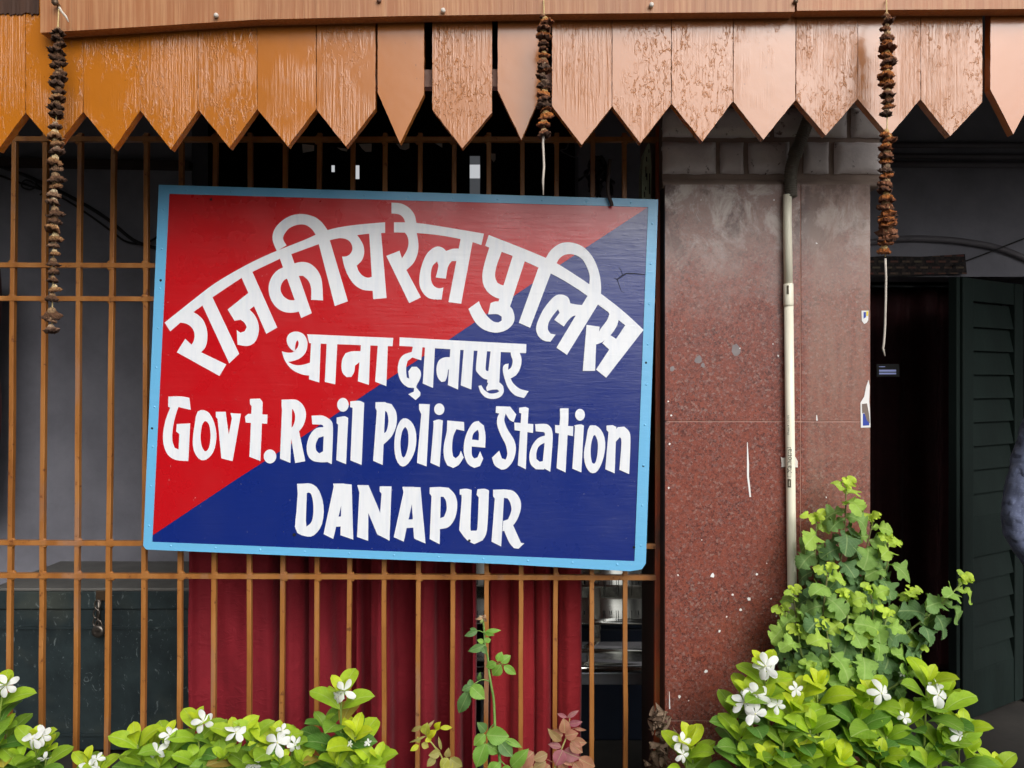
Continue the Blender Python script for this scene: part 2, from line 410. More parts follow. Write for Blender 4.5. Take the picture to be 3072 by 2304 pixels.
M = dict(
    board=mat_board("weathered_orange_paint"), board_smooth=mat_board("smooth_orange_paint", False), fascia=mat_fascia(),
    old_wood=mat_plain("dark_weathered_wood", lin(70, 44, 30), .6, .9, 70, 0, .5, .4, 30, (1, 1, .08)),
    batten=mat_plain("grey_batten_wood", lin(120, 92, 80), .7, .5, 60, 0, .3),
    nail=mat_plain("pale_nail_head", lin(205, 196, 186), .5, .3, 90), iron=mat_plain("dull_iron", lin(96, 78, 62), .45, .3, 90, .6),
    flower=mat_tone("dried_marigold", .75, .8, 220, .3), thread=mat_tone("cotton_thread", .85, .4, 300, .2),
    blue=mat_sign("sign_blue_paint", lin(3, 34, 116), .27), red=mat_sign("sign_red_paint", lin(190, 4, 18), .27),
    white=mat_sign("sign_white_paint", lin(232, 234, 238), .36, 0, lin(221, 225, 233)),
    border=mat_sign("sign_sky_blue_paint", lin(104, 180, 224), .36), ply=mat_plain("dark_board_edge", lin(46, 52, 60), .7, .4, 40, 0, .3),
    dark=mat_plain("screw_hole", lin(14, 14, 18), .8), crack=mat_plain("cracked_paint_edge", lin(10, 18, 52), .7),
    bar=mat_bar(), rust=mat_rust(), granite=mat_granite(), brick=mat_brick(),
    mortar=mat_plaster("dirty_mortar", lin(112, 92, 82), lin(160, 142, 130)), joint=mat_plain("granite_joint", lin(150, 112, 98), .8, .4, 60, 0, .35),
    drip=mat_plain("white_paint_drip", lin(232, 230, 228), .5), putty=mat_plain("white_putty", lin(214, 208, 200), .8, .8, 70, 0, .15),
    chip=mat_plain("grey_chip", lin(132, 124, 124), .8, .5, 50, 0, .3),
    pvc=mat_plain("cream_plastic_pipe", lin(246, 239, 218), .4, .12, 30, 0, .10, .5, 10, (1, 1, .2)), hose=mat_plain("grey_flexible_hose", lin(98, 92, 82), .5, .3, 60, 0, .25),
    ink=mat_plain("printed_ink", lin(84, 74, 58), .6), paper=mat_plain("torn_paper", lin(226, 224, 222), .8, .4, 60, 0, .06),
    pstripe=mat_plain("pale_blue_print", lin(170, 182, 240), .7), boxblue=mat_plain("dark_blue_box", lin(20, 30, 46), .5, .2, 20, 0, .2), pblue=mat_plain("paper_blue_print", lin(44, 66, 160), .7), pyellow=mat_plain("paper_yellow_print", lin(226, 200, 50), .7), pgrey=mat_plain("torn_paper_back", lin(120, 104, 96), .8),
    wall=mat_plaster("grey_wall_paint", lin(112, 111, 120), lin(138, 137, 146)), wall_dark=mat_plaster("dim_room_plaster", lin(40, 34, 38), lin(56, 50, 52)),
    wood_and_shade=mat_plain("dark_timber_and_shade", lin(58, 46, 42), .7, .5, 40, 0, .3, .4, 12, (1, 1, .1)),
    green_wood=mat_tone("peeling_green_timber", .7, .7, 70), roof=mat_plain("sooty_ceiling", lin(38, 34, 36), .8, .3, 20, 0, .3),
    floor=mat_plaster("worn_cement", lin(46, 43, 40), lin(64, 60, 55)), soil=mat_soil(),
    trunk=mat_trunk(), trunk_top=mat_plain("dusty_trunk_lid", lin(104, 102, 98), .6, .2, 20, 0, .25), brass=mat_plain("worn_steel_lock", lin(120, 112, 104), .34, .2, 40, .9),
    cur1=mat_curtain("maroon_curtain", lin(118, 22, 34), lin(146, 34, 46)), cur2=mat_curtain("crimson_curtain", lin(136, 26, 36), lin(160, 40, 46)),
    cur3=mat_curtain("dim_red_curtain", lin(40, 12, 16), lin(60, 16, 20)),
    steel=mat_plain("brushed_steel", lin(214, 214, 206), .17, .03, 30, 1.0, .06, .5, 20, (.05, 1, 1)), slot=mat_plain("dark_slot", lin(12, 12, 14), .8),
    shutter=mat_plain("dark_green_shutter_paint", lin(22, 33, 30), .7, .4, 40, 0, .3, .2, 6, (1, 1, .3)),
    cable=mat_plain("black_cable", lin(24, 22, 24), .6), conduit=mat_plain("grey_wall_conduit", lin(96, 92, 98), .6, .2, 30, 0, .1), dimsteel=mat_plain("curtain_rod_steel", lin(170, 176, 184), .3, 0, 30, .7),
    leaf=mat_leaf("periwinkle_leaf", .48, .30, True, .38), mumleaf=mat_leaf("chrysanthemum_leaf", .6, .28, True, .25, .4), roseleaf=mat_leaf("rose_leaf", .5, .3, True, .35, .4),
    dry=mat_tone("withered_leaf", .85, .6, 150, .15), stem=mat_tone("green_stem", .55, .3, 120), petal=mat_petal(), eye=mat_plain("flower_eye", lin(222, 220, 150), .6),
    shirt=mat_shirt(), skin=mat_plain("brown_skin", lin(126, 84, 62), .55, .15, 80, 0, .1), trouser=mat_plain("dark_trousers", lin(40, 42, 48), .85, .3, 60, 0, .15), hair=mat_plain("black_hair", lin(18, 16, 16), .5, .8, 120), shoe=mat_plain("black_shoe", lin(22, 20, 20), .35),
    belt=mat_plain("reflection_belt_green", lin(52, 66, 40), .9, 1., 3, 0, .4),
)
def mat_toran():
    t = NT("printed_cloth"); v = t.map()
    br = t.node("ShaderNodeTexBrick"); br.inputs['Scale'].default_value = 9; br.inputs['Color1'].default_value = lin(98, 46, 44); br.inputs['Color2'].default_value = lin(96, 88, 72)
    br.inputs['Mortar'].default_value = lin(24, 20, 22); br.inputs['Mortar Size'].default_value = .09
    sx = t.sep(v); cb = t.node("ShaderNodeCombineXYZ"); t.l.new(sx[0], cb.inputs[0]); t.l.new(sx[2], cb.inputs[1]); t.l.new(cb.outputs[0], br.inputs['Vector'])
    t.color(t.mix(t.ramp(t.noise(v, 60, 4), [(.45, g(0)), (.6, g(.7))]), br.outputs['Color'], lin(60, 50, 46))).set(Roughness=.9); return t.m
M['toran'] = mat_toran()

# ------------------------------------------------------------------ the setting
gm = MB(); gm.add([(-600, -600, 0), (600, -600, 0), (600, 600, 0), (-600, 600, 0)], [(0, 1, 2, 3)])
tag(gm.build("ground", M['floor']), kind="structure")

bm_ = MB(); nx, ny = 60, 12; vs = []; fs = []                # planting bed in front of the grille: lumpy soil
for j in range(ny + 1):
    for i in range(nx + 1):
        x, y = -2.6 + 5.0 * i / nx, 1.72 + .60 * j / ny
        e = min(1, 6 * min(i / nx, 1 - i / nx, j / ny, 1 - j / ny) * 2)
        vs.append((x, y, .006 + e * (.07 + .04 * noise.noise(Vector((x * 5, y * 5, 0))))))
for j in range(ny):
    for i in range(nx): a = j * (nx + 1) + i; fs.append((a, a + 1, a + nx + 2, a + nx + 1))
bm_.add(vs, fs, smooth=True); tag(bm_.build("soil", M['soil']), kind="structure")

# unseen mass added behind the camera to shade and darken reflections in glossy paint
tb = MB(); vs = []; fs = []; N = 90
def belt_top(x):
    base = 3.0 + .9 * noise.noise(Vector((x * .25, 3, 0))) + .4 * noise.noise(Vector((x * .9, 7, 0)))
    s = 1 / (1 + math.exp((x + 3.2) * 1.5))
    return base + 8.5 * s
for i in range(N + 1):
    x = -40 + 90 * i / N; h = belt_top(x); y = -13 + 1.2 * noise.noise(Vector((x * .4, 1, 2)))
    for k, (fz, fy) in enumerate(((0, 0), (.35, .5), (.7, .2), (1, -.6), (.7, -2.2), (0, -3))): vs.append((x, y + fy, h * fz))
for i in range(N):
    for k in range(5): a = i * 6 + k; fs.append((a, a + 6, a + 7, a + 1))
tb.add(vs, fs, smooth=True); tag(tb.build("added_reflection_belt", M['belt']), "unseen dark belt behind the camera, added and shaped for the reflections in the glossy paint", "tree belt", None, "stuff")

# walls: one grid of cells minus the openings
def holed_wall(name, Y0, Y1, xs0, xs1, z0, z1, holes, mat, label, cat="wall"):
    X = sorted({xs0, xs1, *[h[0] for h in holes], *[h[1] for h in holes]}); Z = sorted({z0, z1, *[h[2] for h in holes], *[h[3] for h in holes]})
    inside = lambda a, b: any(h[0] <= a and b[0] >= 0 for h in [])
    m = MB(); solid = {}
    for i in range(len(X) - 1):
        for j in range(len(Z) - 1):
            cx, cz = (X[i] + X[i + 1]) / 2, (Z[j] + Z[j + 1]) / 2
            solid[i, j] = not any(h[0] < cx < h[1] and h[2] < cz < h[3] for h in holes)
    for (i, j), s in solid.items():
        if not s: continue
        a, b, c, d = X[i], X[i + 1], Z[j], Z[j + 1]
        m.add([(a, Y0, c), (b, Y0, c), (b, Y0, d), (a, Y0, d)], [(0, 1, 2, 3)])
        m.add([(a, Y1, c), (b, Y1, c), (b, Y1, d), (a, Y1, d)], [(3, 2, 1, 0)])
        for (di, dj, q) in ((-1, 0, [(a, Y0, c), (a, Y0, d), (a, Y1, d), (a, Y1, c)]), (1, 0, [(b, Y0, d), (b, Y0, c), (b, Y1, c), (b, Y1, d)]),
                            (0, -1, [(b, Y0, c), (a, Y0, c), (a, Y1, c), (b, Y1, c)]), (0, 1, [(a, Y0, d), (b, Y0, d), (b, Y1, d), (a, Y1, d)])):
            if not solid.get((i + di, j + dj), False): m.add(q, [(0, 1, 2, 3)])
    o = m.build(name, mat); tag(o, label, cat); return o

WY = 3.75
def wx(px, Y=WY): return P(px, 0, Y).x
def wz(py, Y=WY): return P(0, py, Y).z
veranda_wall = holed_wall("veranda_wall", WY, WY + .2, -4.5, 4.5, .0, 3.6,
    [(wx(575), wx(1735), .0, 3.3), (wx(2585), 2.42, .0, wz(830))], M['wall'], "dim grey plastered wall behind the orange bars and around the dark doorway")
FY = 6.0
def fr(x0, x1, y0, y1): return (wx(x0, FY), wx(x1, FY), wz(y1, FY), wz(y0, FY))
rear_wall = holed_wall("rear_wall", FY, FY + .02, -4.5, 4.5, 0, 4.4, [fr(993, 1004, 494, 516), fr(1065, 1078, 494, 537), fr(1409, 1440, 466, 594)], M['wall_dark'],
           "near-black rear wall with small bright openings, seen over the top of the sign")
rm = MB()                                                     # ceiling from the eave back, and closing walls of the dark interior
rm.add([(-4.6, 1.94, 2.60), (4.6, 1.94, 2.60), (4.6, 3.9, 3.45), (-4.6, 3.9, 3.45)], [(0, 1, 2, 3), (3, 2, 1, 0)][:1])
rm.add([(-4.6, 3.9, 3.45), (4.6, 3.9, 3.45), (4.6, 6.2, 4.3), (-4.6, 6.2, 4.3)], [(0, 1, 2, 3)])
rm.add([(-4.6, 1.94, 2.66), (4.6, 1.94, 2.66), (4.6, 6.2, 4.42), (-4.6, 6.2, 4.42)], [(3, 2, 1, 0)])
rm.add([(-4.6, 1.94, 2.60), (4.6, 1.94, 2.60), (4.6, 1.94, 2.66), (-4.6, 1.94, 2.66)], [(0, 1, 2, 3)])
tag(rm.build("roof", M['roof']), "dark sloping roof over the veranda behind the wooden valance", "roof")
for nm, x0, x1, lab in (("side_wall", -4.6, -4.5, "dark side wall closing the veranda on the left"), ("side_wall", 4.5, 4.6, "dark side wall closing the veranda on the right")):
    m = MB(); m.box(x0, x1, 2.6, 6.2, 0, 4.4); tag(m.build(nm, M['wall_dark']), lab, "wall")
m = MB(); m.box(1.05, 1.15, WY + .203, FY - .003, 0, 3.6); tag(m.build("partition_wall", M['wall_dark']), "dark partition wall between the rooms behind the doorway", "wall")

# ------------------------------------------------------------------ wooden valance on the eave
FYv, VY, VT = 1.95, 1.992, .024
val = thing("wooden_valance", P(1536, 60, VY), "orange painted wooden eave valance of pointed boards hanging above the sign", "valance")
boards = [  # xl, xr, tip x, tip y, left shoulder y, right shoulder y, smooth?
    (-96, 76.5, -8, 452, 341, 339, 0), (78, 248.5, 166, 441, 339, 336, 0), (250, 420, 341, 446, 336, 332, 0), (421.5, 594.5, 513, 449, 332, 331, 0),
    (596, 771.5, 689, 444, 330, 329, 0), (773, 948.5, 864, 440, 329, 328, 0), (950, 1126, 1038, 440, 329, 326, 0), (1133, 1272, 1200, 431, 278, 283, 1),
    (1297, 1476, 1387, 445, 328, 337, 0), (1493, 1622, 1564, 420, 271, 282, 1), (1656, 1835, 1745, 434, 317, 320, 0), (1837, 2013.5, 1922, 429, 319, 312, 0),
    (2015, 2198, 2107, 425, 312, 305, 0), (2200, 2386, 2290, 419, 305, 301, 0), (2388, 2572, 2477, 407, 301, 297, 0), (2574, 2761.5, 2668, 408, 297, 297, 0),
    (2763, 2947, 2851, 408, 299, 306, 0), (2970, 3110, 3039, 403, 268, 268, 1)]
def mixc(a, b, t): return tuple(a[i] * (1 - t) + b[i] * t for i in range(3))
cA, cB = lin(180, 106, 26), lin(168, 104, 54)
for i, (xl, xr, tx, ty, sl, sr, smo) in enumerate(boards):
    Y = VY + rnd.uniform(-.0015, .0015)
    def q(px, py): p = P(px, py, VY); return (p.x, p.z)
    top = -40
    lean = -4 if xl < 900 else (2 if xl > 1500 else 0)
    poly = [q(xl + lean * 0.4, top), q(xl, sl), q(tx, ty), q(xr, sr), q(xr + lean * .4, top)]
    t = min(1, max(0, ((xl + xr) / 2 - 300) / 1300))
    col = mixc(cA, cB, t * .9 + rnd.uniform(-.05, .05))
    if i == 17: col = lin(176, 104, 48)[:3]
    rag = []
    for k in range(5):
        a_, b_ = Vector(poly[k]), Vector(poly[(k + 1) % 5]); nn_ = max(1, int((b_ - a_).length / .011)); nv_ = Vector((-(b_ - a_).y, (b_ - a_).x)).normalized()
        for q_ in range(nn_):
            p_ = a_.lerp(b_, q_ / nn_); wob = .0011 * noise.noise(Vector((p_.x * 60, p_.y * 60, i))) + (.0016 * max(0, noise.noise(Vector((p_.x * 25, p_.y * 25, i + 40))) - .25) if q_ else 0)
            rag.append(tuple(p_ + nv_ * (wob if q_ else wob * .5)))
    m = MB(); m.prism(rag, Y, Y + VT, col=col)
    m.build("board", M['board_smooth' if smo else 'board'], val, bevel=.0022)
m = MB(); a = [(-100, 182, 268), (400, 205, 262), (1300, 209, 260), (1700, 206, 258), (2400, 190, 262), (3130, 171, 262)]
for k in range(len(a) - 1):
    p, q_ = a[k], a[k + 1]; p0, p1, p2, p3 = P(p[0], p[1], VY + .03), P(q_[0], q_[1], VY + .03), P(q_[0], q_[2], VY + .03), P(p[0], p[2], VY + .03)
    m.add([p0, p1, p2, p3] + [x + Vector((0, .03, 0)) for x in (p0, p1, p2, p3)], [(3, 2, 1, 0), (4, 5, 6, 7), (2, 3, 7, 6), (1, 0, 4, 5)])
m.build("batten", M['batten'], val)
def fascia(pts, x_end_z, col, parent):
    m = MB(); zt = 2.60
    for k in range(len(pts) - 1):
        a0, b0 = P(*pts[k], FYv), P(*pts[k + 1], FYv)
        vs = []
        for p in (a0, b0):
            for y in (FYv, VY - .006): vs += [(p.x, y, p.z), (p.x, y, zt)]
        ff = [(0, 4, 5, 1), (0, 2, 6, 4), (1, 5, 7, 3), (2, 3, 7, 6)]
        if k == 0: ff.append((0, 1, 3, 2))
        if k == len(pts) - 2: ff.append((4, 6, 7, 5))
        m.add(vs, ff, col=col)
    return m.build("fascia_board", M['fascia'], parent, bevel=0)
fascia([(121, 98), (440, 79), (760, 59), (1200, 48), (1700, 41), (2384, 35)], None, lin(158, 100, 60)[:3], val)
fascia([(2391, 32), (2700, 29), (3140, 26)], None, lin(168, 106, 64)[:3], val)
m = MB()
jr = random.Random(3); top_ = [P(119, -70, VY), P(-130, -70, VY)]; low_ = []
for k in range(48):
    x = -130 + 249 * k / 47; low_.append(P(x, 44 + 9 * noise.noise(Vector((x * .03, 2, 0))) + 9 * noise.noise(Vector((x * .25, 7, 0))), VY))
m.prism([(p.x, p.z) for p in low_ + top_], VY - .0042, VY - .0018)
m.build("bare_wood_strip", M['old_wood'], val)
for (px, py, mt, ln) in ((648, 48, 'nail', .010), (1330, 36, 'nail', .009), (1953, 20, 'nail', .010), (1138, 4, 'batten', .008), (2385, 8, 'iron', .008)):
    p = P(px, py, FYv - .001); m = MB(); d = Vector((.004 * (1 if px < 1000 else 0), -ln, -.002 if px < 1000 else .002))
    m.tube([p + Vector((0, .004, 0)), p + d * .5, p + d], [.0045, .006, .0052], 8); m.build("nail", M[mt], val)
m = MB(); p = P(177, 18, FYv); m.tube([p + Vector((0, .004, 0)), p + Vector((0, -.016, .001))], [.004, .004], 8); m.tube([p + Vector((0, -.016, .001)), p + Vector((.001, -.021, .001))], [.0085, .008], 7); m.build("nail", M['iron'], val)

# ------------------------------------------------------------------ dried marigold garlands
def flower_mesh(seed, cap, mid, rim):
    """one withered flower head: pale cap over ragged ruffles, top at z = 0"""
    r_ = random.Random(seed); m = MB(); n = 22
    prof = [(.06, .05, 0), (.02, .26, .05), (-.16, .44, .08), (-.40, .50, .10), (-.56, .54, .12), (-.66, .72, .16), (-.90, .92, .20), (-1.12, 1.06, .26), (-1.28, 1.0, .28), (-1.14, .62, .15), (-1.05, .1, 0)]
    vs, cs, fs = [], [], []
    sq = 1 + r_.uniform(-.08, .08)
    for k, (z, rr, j) in enumerate(prof):
        for i in range(n):
            th = 2 * math.pi * i / n; d = Vector((math.cos(th), math.sin(th), 0))
            nz = noise.noise(d * 1.9 + Vector((seed, k * .45, 0))); n2 = noise.noise(d * 5.2 + Vector((0, seed, k * .8)))
            w = 1 + j * (1.5 * nz + 1.6 * n2) + r_.uniform(-.3, .3) * j
            zz = z + (.30 * n2 + .22 * nz) * (j > .11) + r_.uniform(-.03, .03)
            vs.append((math.cos(th) * rr * w * sq, math.sin(th) * rr * w / sq, zz))
            base = cap if k < 4 else (mid if k < 7 else rim)
            f = r_.uniform(.72, 1.2) * (1 + .5 * n2); cs.append(tuple(c * f for c in base[:3]))
    for k in range(len(prof) - 1):
        for i in range(n): fs.append((k * n + i, (k + 1) * n + i, (k + 1) * n + (i + 1) % n, k * n + (i + 1) % n))
    m.add(vs, fs, col=cs); return m
dull = [(lin(204, 184, 150), lin(140, 108, 82), lin(102, 74, 56)), (lin(216, 190, 144), lin(158, 116, 76), lin(112, 76, 50)), (lin(184, 156, 128), lin(126, 96, 76), lin(90, 66, 52)), (lin(150, 120, 88), lin(106, 74, 52), lin(74, 52, 38))]
rusty = [(lin(210, 172, 112), lin(184, 112, 54), lin(112, 64, 40)), (lin(196, 160, 118), lin(136, 88, 60), lin(88, 58, 44)), (lin(216, 186, 128), lin(164, 96, 44), lin(116, 70, 44)), (lin(160, 134, 108), lin(106, 80, 64), lin(76, 56, 46))]
protos = {}
def garland(label, path, heads, tail, pal, size):
    GY = FYv - .030
    top = P(*path[0], GY); gth = thing("marigold_garland", top, label, "garland", "dried marigold garlands hanging from the eave")
    pts = [P(x, y, GY) for x, y in path]
    m = MB(); m.tube([P(path[0][0], path[0][1], FYv - .004)] + pts[1:], .0016, 6, col=lin(206, 184, 132)[:3])
    m.build("thread", M['thread'], gth)
    if tail:
        m = MB(); m.tube([P(x, y, GY) for x, y in tail], [.0028] * (len(tail) - 1) + [.0014], 6, col=lin(206, 196, 184)[:3]); m.build("loose_thread_end", M['thread'], gth)
    k = 0
    for (x, y, s, dk) in heads:
        v = (k * 5 + int(s * 10)) % 4 if dk < 0 else dk
        key = (label, v, k % 3)
        p = P(x, y, GY)
        loc = p - top
        if key not in protos:
            f = flower_mesh(11 + 7 * v + 31 * (k % 3) + len(pal[0]), *pal[v]).build("flower", M['flower']); f.parent = gth
            f.location = loc; protos[key] = f.data
        else:
            f = bpy.data.objects.new("flower", protos[key]); C.objects.link(f); f.parent = gth; f.location = loc
        sc = size * s; f.scale = (sc, sc, sc * rnd.uniform(.92, 1.15)); f.rotation_euler = (rnd.uniform(-.30, .22), rnd.uniform(-.30, .30), rnd.uniform(0, 6.28))
        k += 1
    return gth
def chain(x0, y0, x1, y1, step, s, dk=-1, jit=3):
    n = max(1, round((y1 - y0) / step)); out = []
    for i in range(n):
        t = i / n; out.append((x0 + (x1 - x0) * t + rnd.uniform(-jit, jit), y0 + (y1 - y0) * t + rnd.uniform(-2, 2), s * rnd.uniform(.78, 1.18), dk))
    return out
garland("long dried marigold garland hanging in front of the left window bars", [(177, 18), (174, 82), (170, 250), (168, 400), (163, 560), (160, 800), (157, 920), (155, 990)],
        chain(173, 84, 171, 235, 17, 1.0, 3) + chain(171, 235, 170, 345, 22, 1.0) + chain(168, 366, 166, 440, 24, 1.0) + chain(167, 438, 160, 905, 26.5, 1.0) + chain(157, 922, 155, 1000, 25, 1.05),
        [(178, 22), (186, 36), (198, 50), (206, 66)], dull, .0150)
garland("short brownish garland of dried marigolds hanging over the middle of the eave", [(1631, 0), (1632, 40), (1633, 200), (1632, 400)],
        [(1632, 40, .55, 1)] + chain(1632, 54, 1633, 330, 16.5, .98) + chain(1633, 330, 1631, 385, 22, 1.0, 0) + [(1630, 386, 1.0, 1)],
        [(1630, 405), (1629, 430), (1632, 500), (1629, 540), (1630, 585)], rusty, .0148)
garland("rust-brown dried marigold garland hanging beside the pillar in front of the dark doorway", [(2659, 0), (2660, 40), (2662, 200), (2661, 400), (2659, 600), (2656, 770)],
        [(2660, 36, .6, 1)] + chain(2660, 50, 2662, 345, 19.5, 1.0) + [(2660, 388, .8, 0)] + chain(2661, 404, 2660, 640, 22, 1.0) + chain(2661, 622, 2660, 700, 17, 1.3) + chain(2658, 708, 2656, 765, 26, 1.0, 2),
        [(2656, 775), (2658, 830), (2657, 900), (2655, 980), (2652, 1025), (2649, 1045), (2655, 1068)], rusty, .0155)

# ------------------------------------------------------------------ window grille
GYc = 2.4075
gr = thing("window_grille", P(1000, 2304, GYc), "orange brown painted iron bar grille filling the window behind the sign", "grille")
bars = [(-72, -60), (31, 44), (128, 136), (232, 241), (326, 341), (433, 441), (541, 545), (643, 647), (749, 752), (849, 857), (951, 958), (1049, 1058), (1153, 1155), (1255, 1261), (1358, 1362), (1460, 1466), (1563, 1567), (1666, 1670), (1775, 1777), (1875, 1873)]
for xb, xt in bars:
    k = (xt - xb) / 1200.0
    a, b = P(xb - k * 800, 2600, GYc), P(xt + k * 200, 400, GYc)
    m = MB(); m.rod([a.lerp(b, i / 14) + Vector((.0022 * noise.noise(Vector((xb * .13, i * .55, 0))), .003 * noise.noise(Vector((xb * .17, i * .5, 4))), 0)) for i in range(15)], .0135, .0155); m.build("vertical_bar", M['bar'], gr, bevel=.0012)
for y0, y1, x0, x1 in ((418, 420, -200, 1975), (795, 803, -200, 1966), (895, 903, -200, 1966), (1626, 1638, -200, 1966), (1725, 1732, -200, 1966)):
    a, b = P(x0, y0, GYc - .0025), P(x1, y1, GYc - .0025)
    m = MB(); m.bar(a, b, .0145, .017)
    for xb, xt in bars:                                     # weld blobs on the bar
        t = (xb * .5 + xt * .5 - x0) / (x1 - x0)
        if 0 < t < 1:
            c = a.lerp(b, t)
            for s in (-1, 1):
                cc = c + Vector((0, -.0005, s * .0085)); rr = rnd.uniform(.0045, .0075)
                m.tube([cc + Vector((-rr * 1.7, 0, 0)), cc + Vector((-rr, 0, 0)), cc + Vector((rr, 0, 0)), cc + Vector((rr * 1.7, 0, 0))], [.001, rr, rr, .001], 6)
    m.build("horizontal_bar", M['bar'], gr, bevel=.0012)
m = MB(); m.bar(P(1969, 2600, GYc), P(1975, 380, GYc), .0165, .018); m.build("frame_post", M['rust'], gr, bevel=.0015)

# ------------------------------------------------------------------ the painted sign
SY = 2.335
sg = thing("police_station_sign", P(1180, 1690, SY), "large hand-painted red and blue police station signboard with sky blue border and white lettering", "sign")
def S(px, py): p = P(px, py, SY); return (p.x, p.z)
def A(x, y): return (420 + x * .37375, 540 + y * .37375)
def B(x, y): return (1150 + x * .37975, 540 + y * .37975)
def Cc(x, y): return (420 + x * .37375, 1100 + y * .37375)
def Dd(x, y): return (1150 + x * .38427, 1100 + y * .38427)
outer = [(480, 555), (900, 568), (1973, 598), (1969, 640), (1957, 1100), (1937, 1688), (1925, 1706), (1890, 1712), (1500, 1690), (900, 1666), (440, 1647), (431, 1636), (432, 1600), (450, 1200)]
m = MB(); m.prism([S(*p) for p in outer], SY, SY + .028); m.build("board", [M['ply']], sg, bevel=.0015)
inTL, inTR, inBR, inBL = (509, 582), (1944, 622), (1903, 1683), (458, 1625)
def lerp2(a, b, t): return (a[0] + (b[0] - a[0]) * t, a[1] + (b[1] - a[1]) * t)
m = MB(); m.prism([S(*p) for p in ((500, 570), (1955, 612), (1915, 1694), (448, 1636))], SY - .0008, SY - .0001); m.build("blue_field", M['blue'], sg)
dg = [(1943, 622), (1700, 781), (1351, 1016), (1115, 1170), (900, 1315), (700, 1444), (458, 1606)]
m = MB(); m.prism([S(*p) for p in [(500, 572), (1948, 612), ] + dg + [(448, 1608)]], SY - .0016, SY - .0009); m.build("red_field", M['red'], sg)
# border: a strip of painted sheet round the edge with rivets
bo = [(479, 556), (1973, 599), (1937, 1690), (1925, 1707), (1890, 1712), (1500, 1690), (900, 1666), (440, 1648), (431, 1637)]
m = MB()
def quad_strip(a, b, c, d):
    m.prism([S(*p) for p in (a, b, c, d)], SY - .0030, SY - .0017)
OTL, OTR, OBR, OBL = (478, 555), (1974, 599), (1937, 1712), (430, 1648)
quad_strip(OTL, OTR, inTR, inTL); quad_strip(OTL, inTL, inBL, (431, 1637))
quad_strip((1974, 599), (1937, 1690), inBR, inTR); m.prism([S(*p) for p in [(1937, 1690), (1925, 1707), (1890, 1713), (1500, 1691), (900, 1667), (440, 1648), (431, 1637), inBL, (900, 1643), (1500, 1667), inBR]], SY - .0030, SY - .0017)
# folded lip on the right edge
pr = [P(1974, 604, SY), P(1939, 1690, SY)]
m.add([pr[0] + Vector((.0005, -.002, 0)), pr[1] + Vector((.0005, -.002, 0)), pr[1] + Vector((.004, .02, 0)), pr[0] + Vector((.004, .02, 0))], [(0, 1, 2, 3), (3, 2, 1, 0)][:1])
def rivet(px, py, r=.0034):
    c = P(px, py, SY - .003); n = 8; vs = [c + Vector((math.cos(t * 2 * math.pi / n) * r, 0, math.sin(t * 2 * math.pi / n) * r)) for t in range(n)]
    vs += [c + Vector((math.cos(t * 2 * math.pi / n) * r * .6, -.0013, math.sin(t * 2 * math.pi / n) * r * .6)) for t in range(n)]
    m.add(vs, [(i, (i + 1) % n, n + (i + 1) % n, n + i) for i in range(n)] + [tuple(range(n, 2 * n))], smooth=True)
for i in range(11):
    t = (i + .5) / 11
    p, q_ = lerp2(OTL, OTR, t), lerp2(inTL, inTR, t); rivet(*lerp2(p, q_, .5))
    p, q_ = lerp2(OBL, OBR, t), lerp2(inBL, inBR, t); rivet(*lerp2(p, q_, .55))
for i in range(9):
    t = (i + .5) / 9
    p, q_ = lerp2(OTL, OBL, t), lerp2(inTL, inBL, t); rivet(*lerp2(p, q_, .5))
    p, q_ = lerp2(OTR, OBR, t), lerp2(inTR, inBR, t); rivet(*lerp2(p, q_, .5))
m.build("border", M['border'], sg)
m = MB()
for (x, y, r) in ((482, 841, 4), (456, 1285, 3.5), (1930, 1398, 3.5), (1938, 1088, 3.5), (1902, 1642, 4), (1408, 1622, 4), (883, 1604, 5), (633, 598, 4)):
    p = P(x, y, SY - .0031); n = 8; m.add([p + Vector((math.cos(t * 6.2832 / n) * r * .001, 0, math.sin(t * 6.2832 / n) * r * .001)) for t in range(n)], [tuple(range(n))])
o_ = m.build("screw_holes", M['dark'], sg); o_['kind'] = 'stuff'
def polyline_strip(m, pts, w, Y, **k):
    for i in range(len(pts) - 1):
        a, b = Vector(pts[i]), Vector(pts[i + 1]); d = (b - a).normalized(); nrm = Vector((-d.y, d.x))
        wa = w[i] if isinstance(w, (list, tuple)) else w; wb = w[i + 1] if isinstance(w, (list, tuple)) else w
        q4 = [a - nrm * wa / 2, b - nrm * wb / 2, b + nrm * wb / 2, a + nrm * wa / 2]
        m.add([P(p.x, p.y, Y) for p in q4], [(3, 2, 1, 0)], **k)
m = MB()
polyline_strip(m, [B(2070, 748), B(1990, 740), B(1920, 738), B(1890, 755), B(1848, 785), B(1820, 775)], [2, 4, 4, 5, 4, 1], SY - .0010)
polyline_strip(m, [B(1848, 785), B(1862, 830), B(1880, 880), B(1905, 890)], [3, 2.2, 1.5, 1], SY - .0010)
polyline_strip(m, [B(1890, 752), B(1878, 715), B(1860, 690)], [2.5, 2, 1], SY - .00102)
m.build("paint_crack", M['crack'], sg)

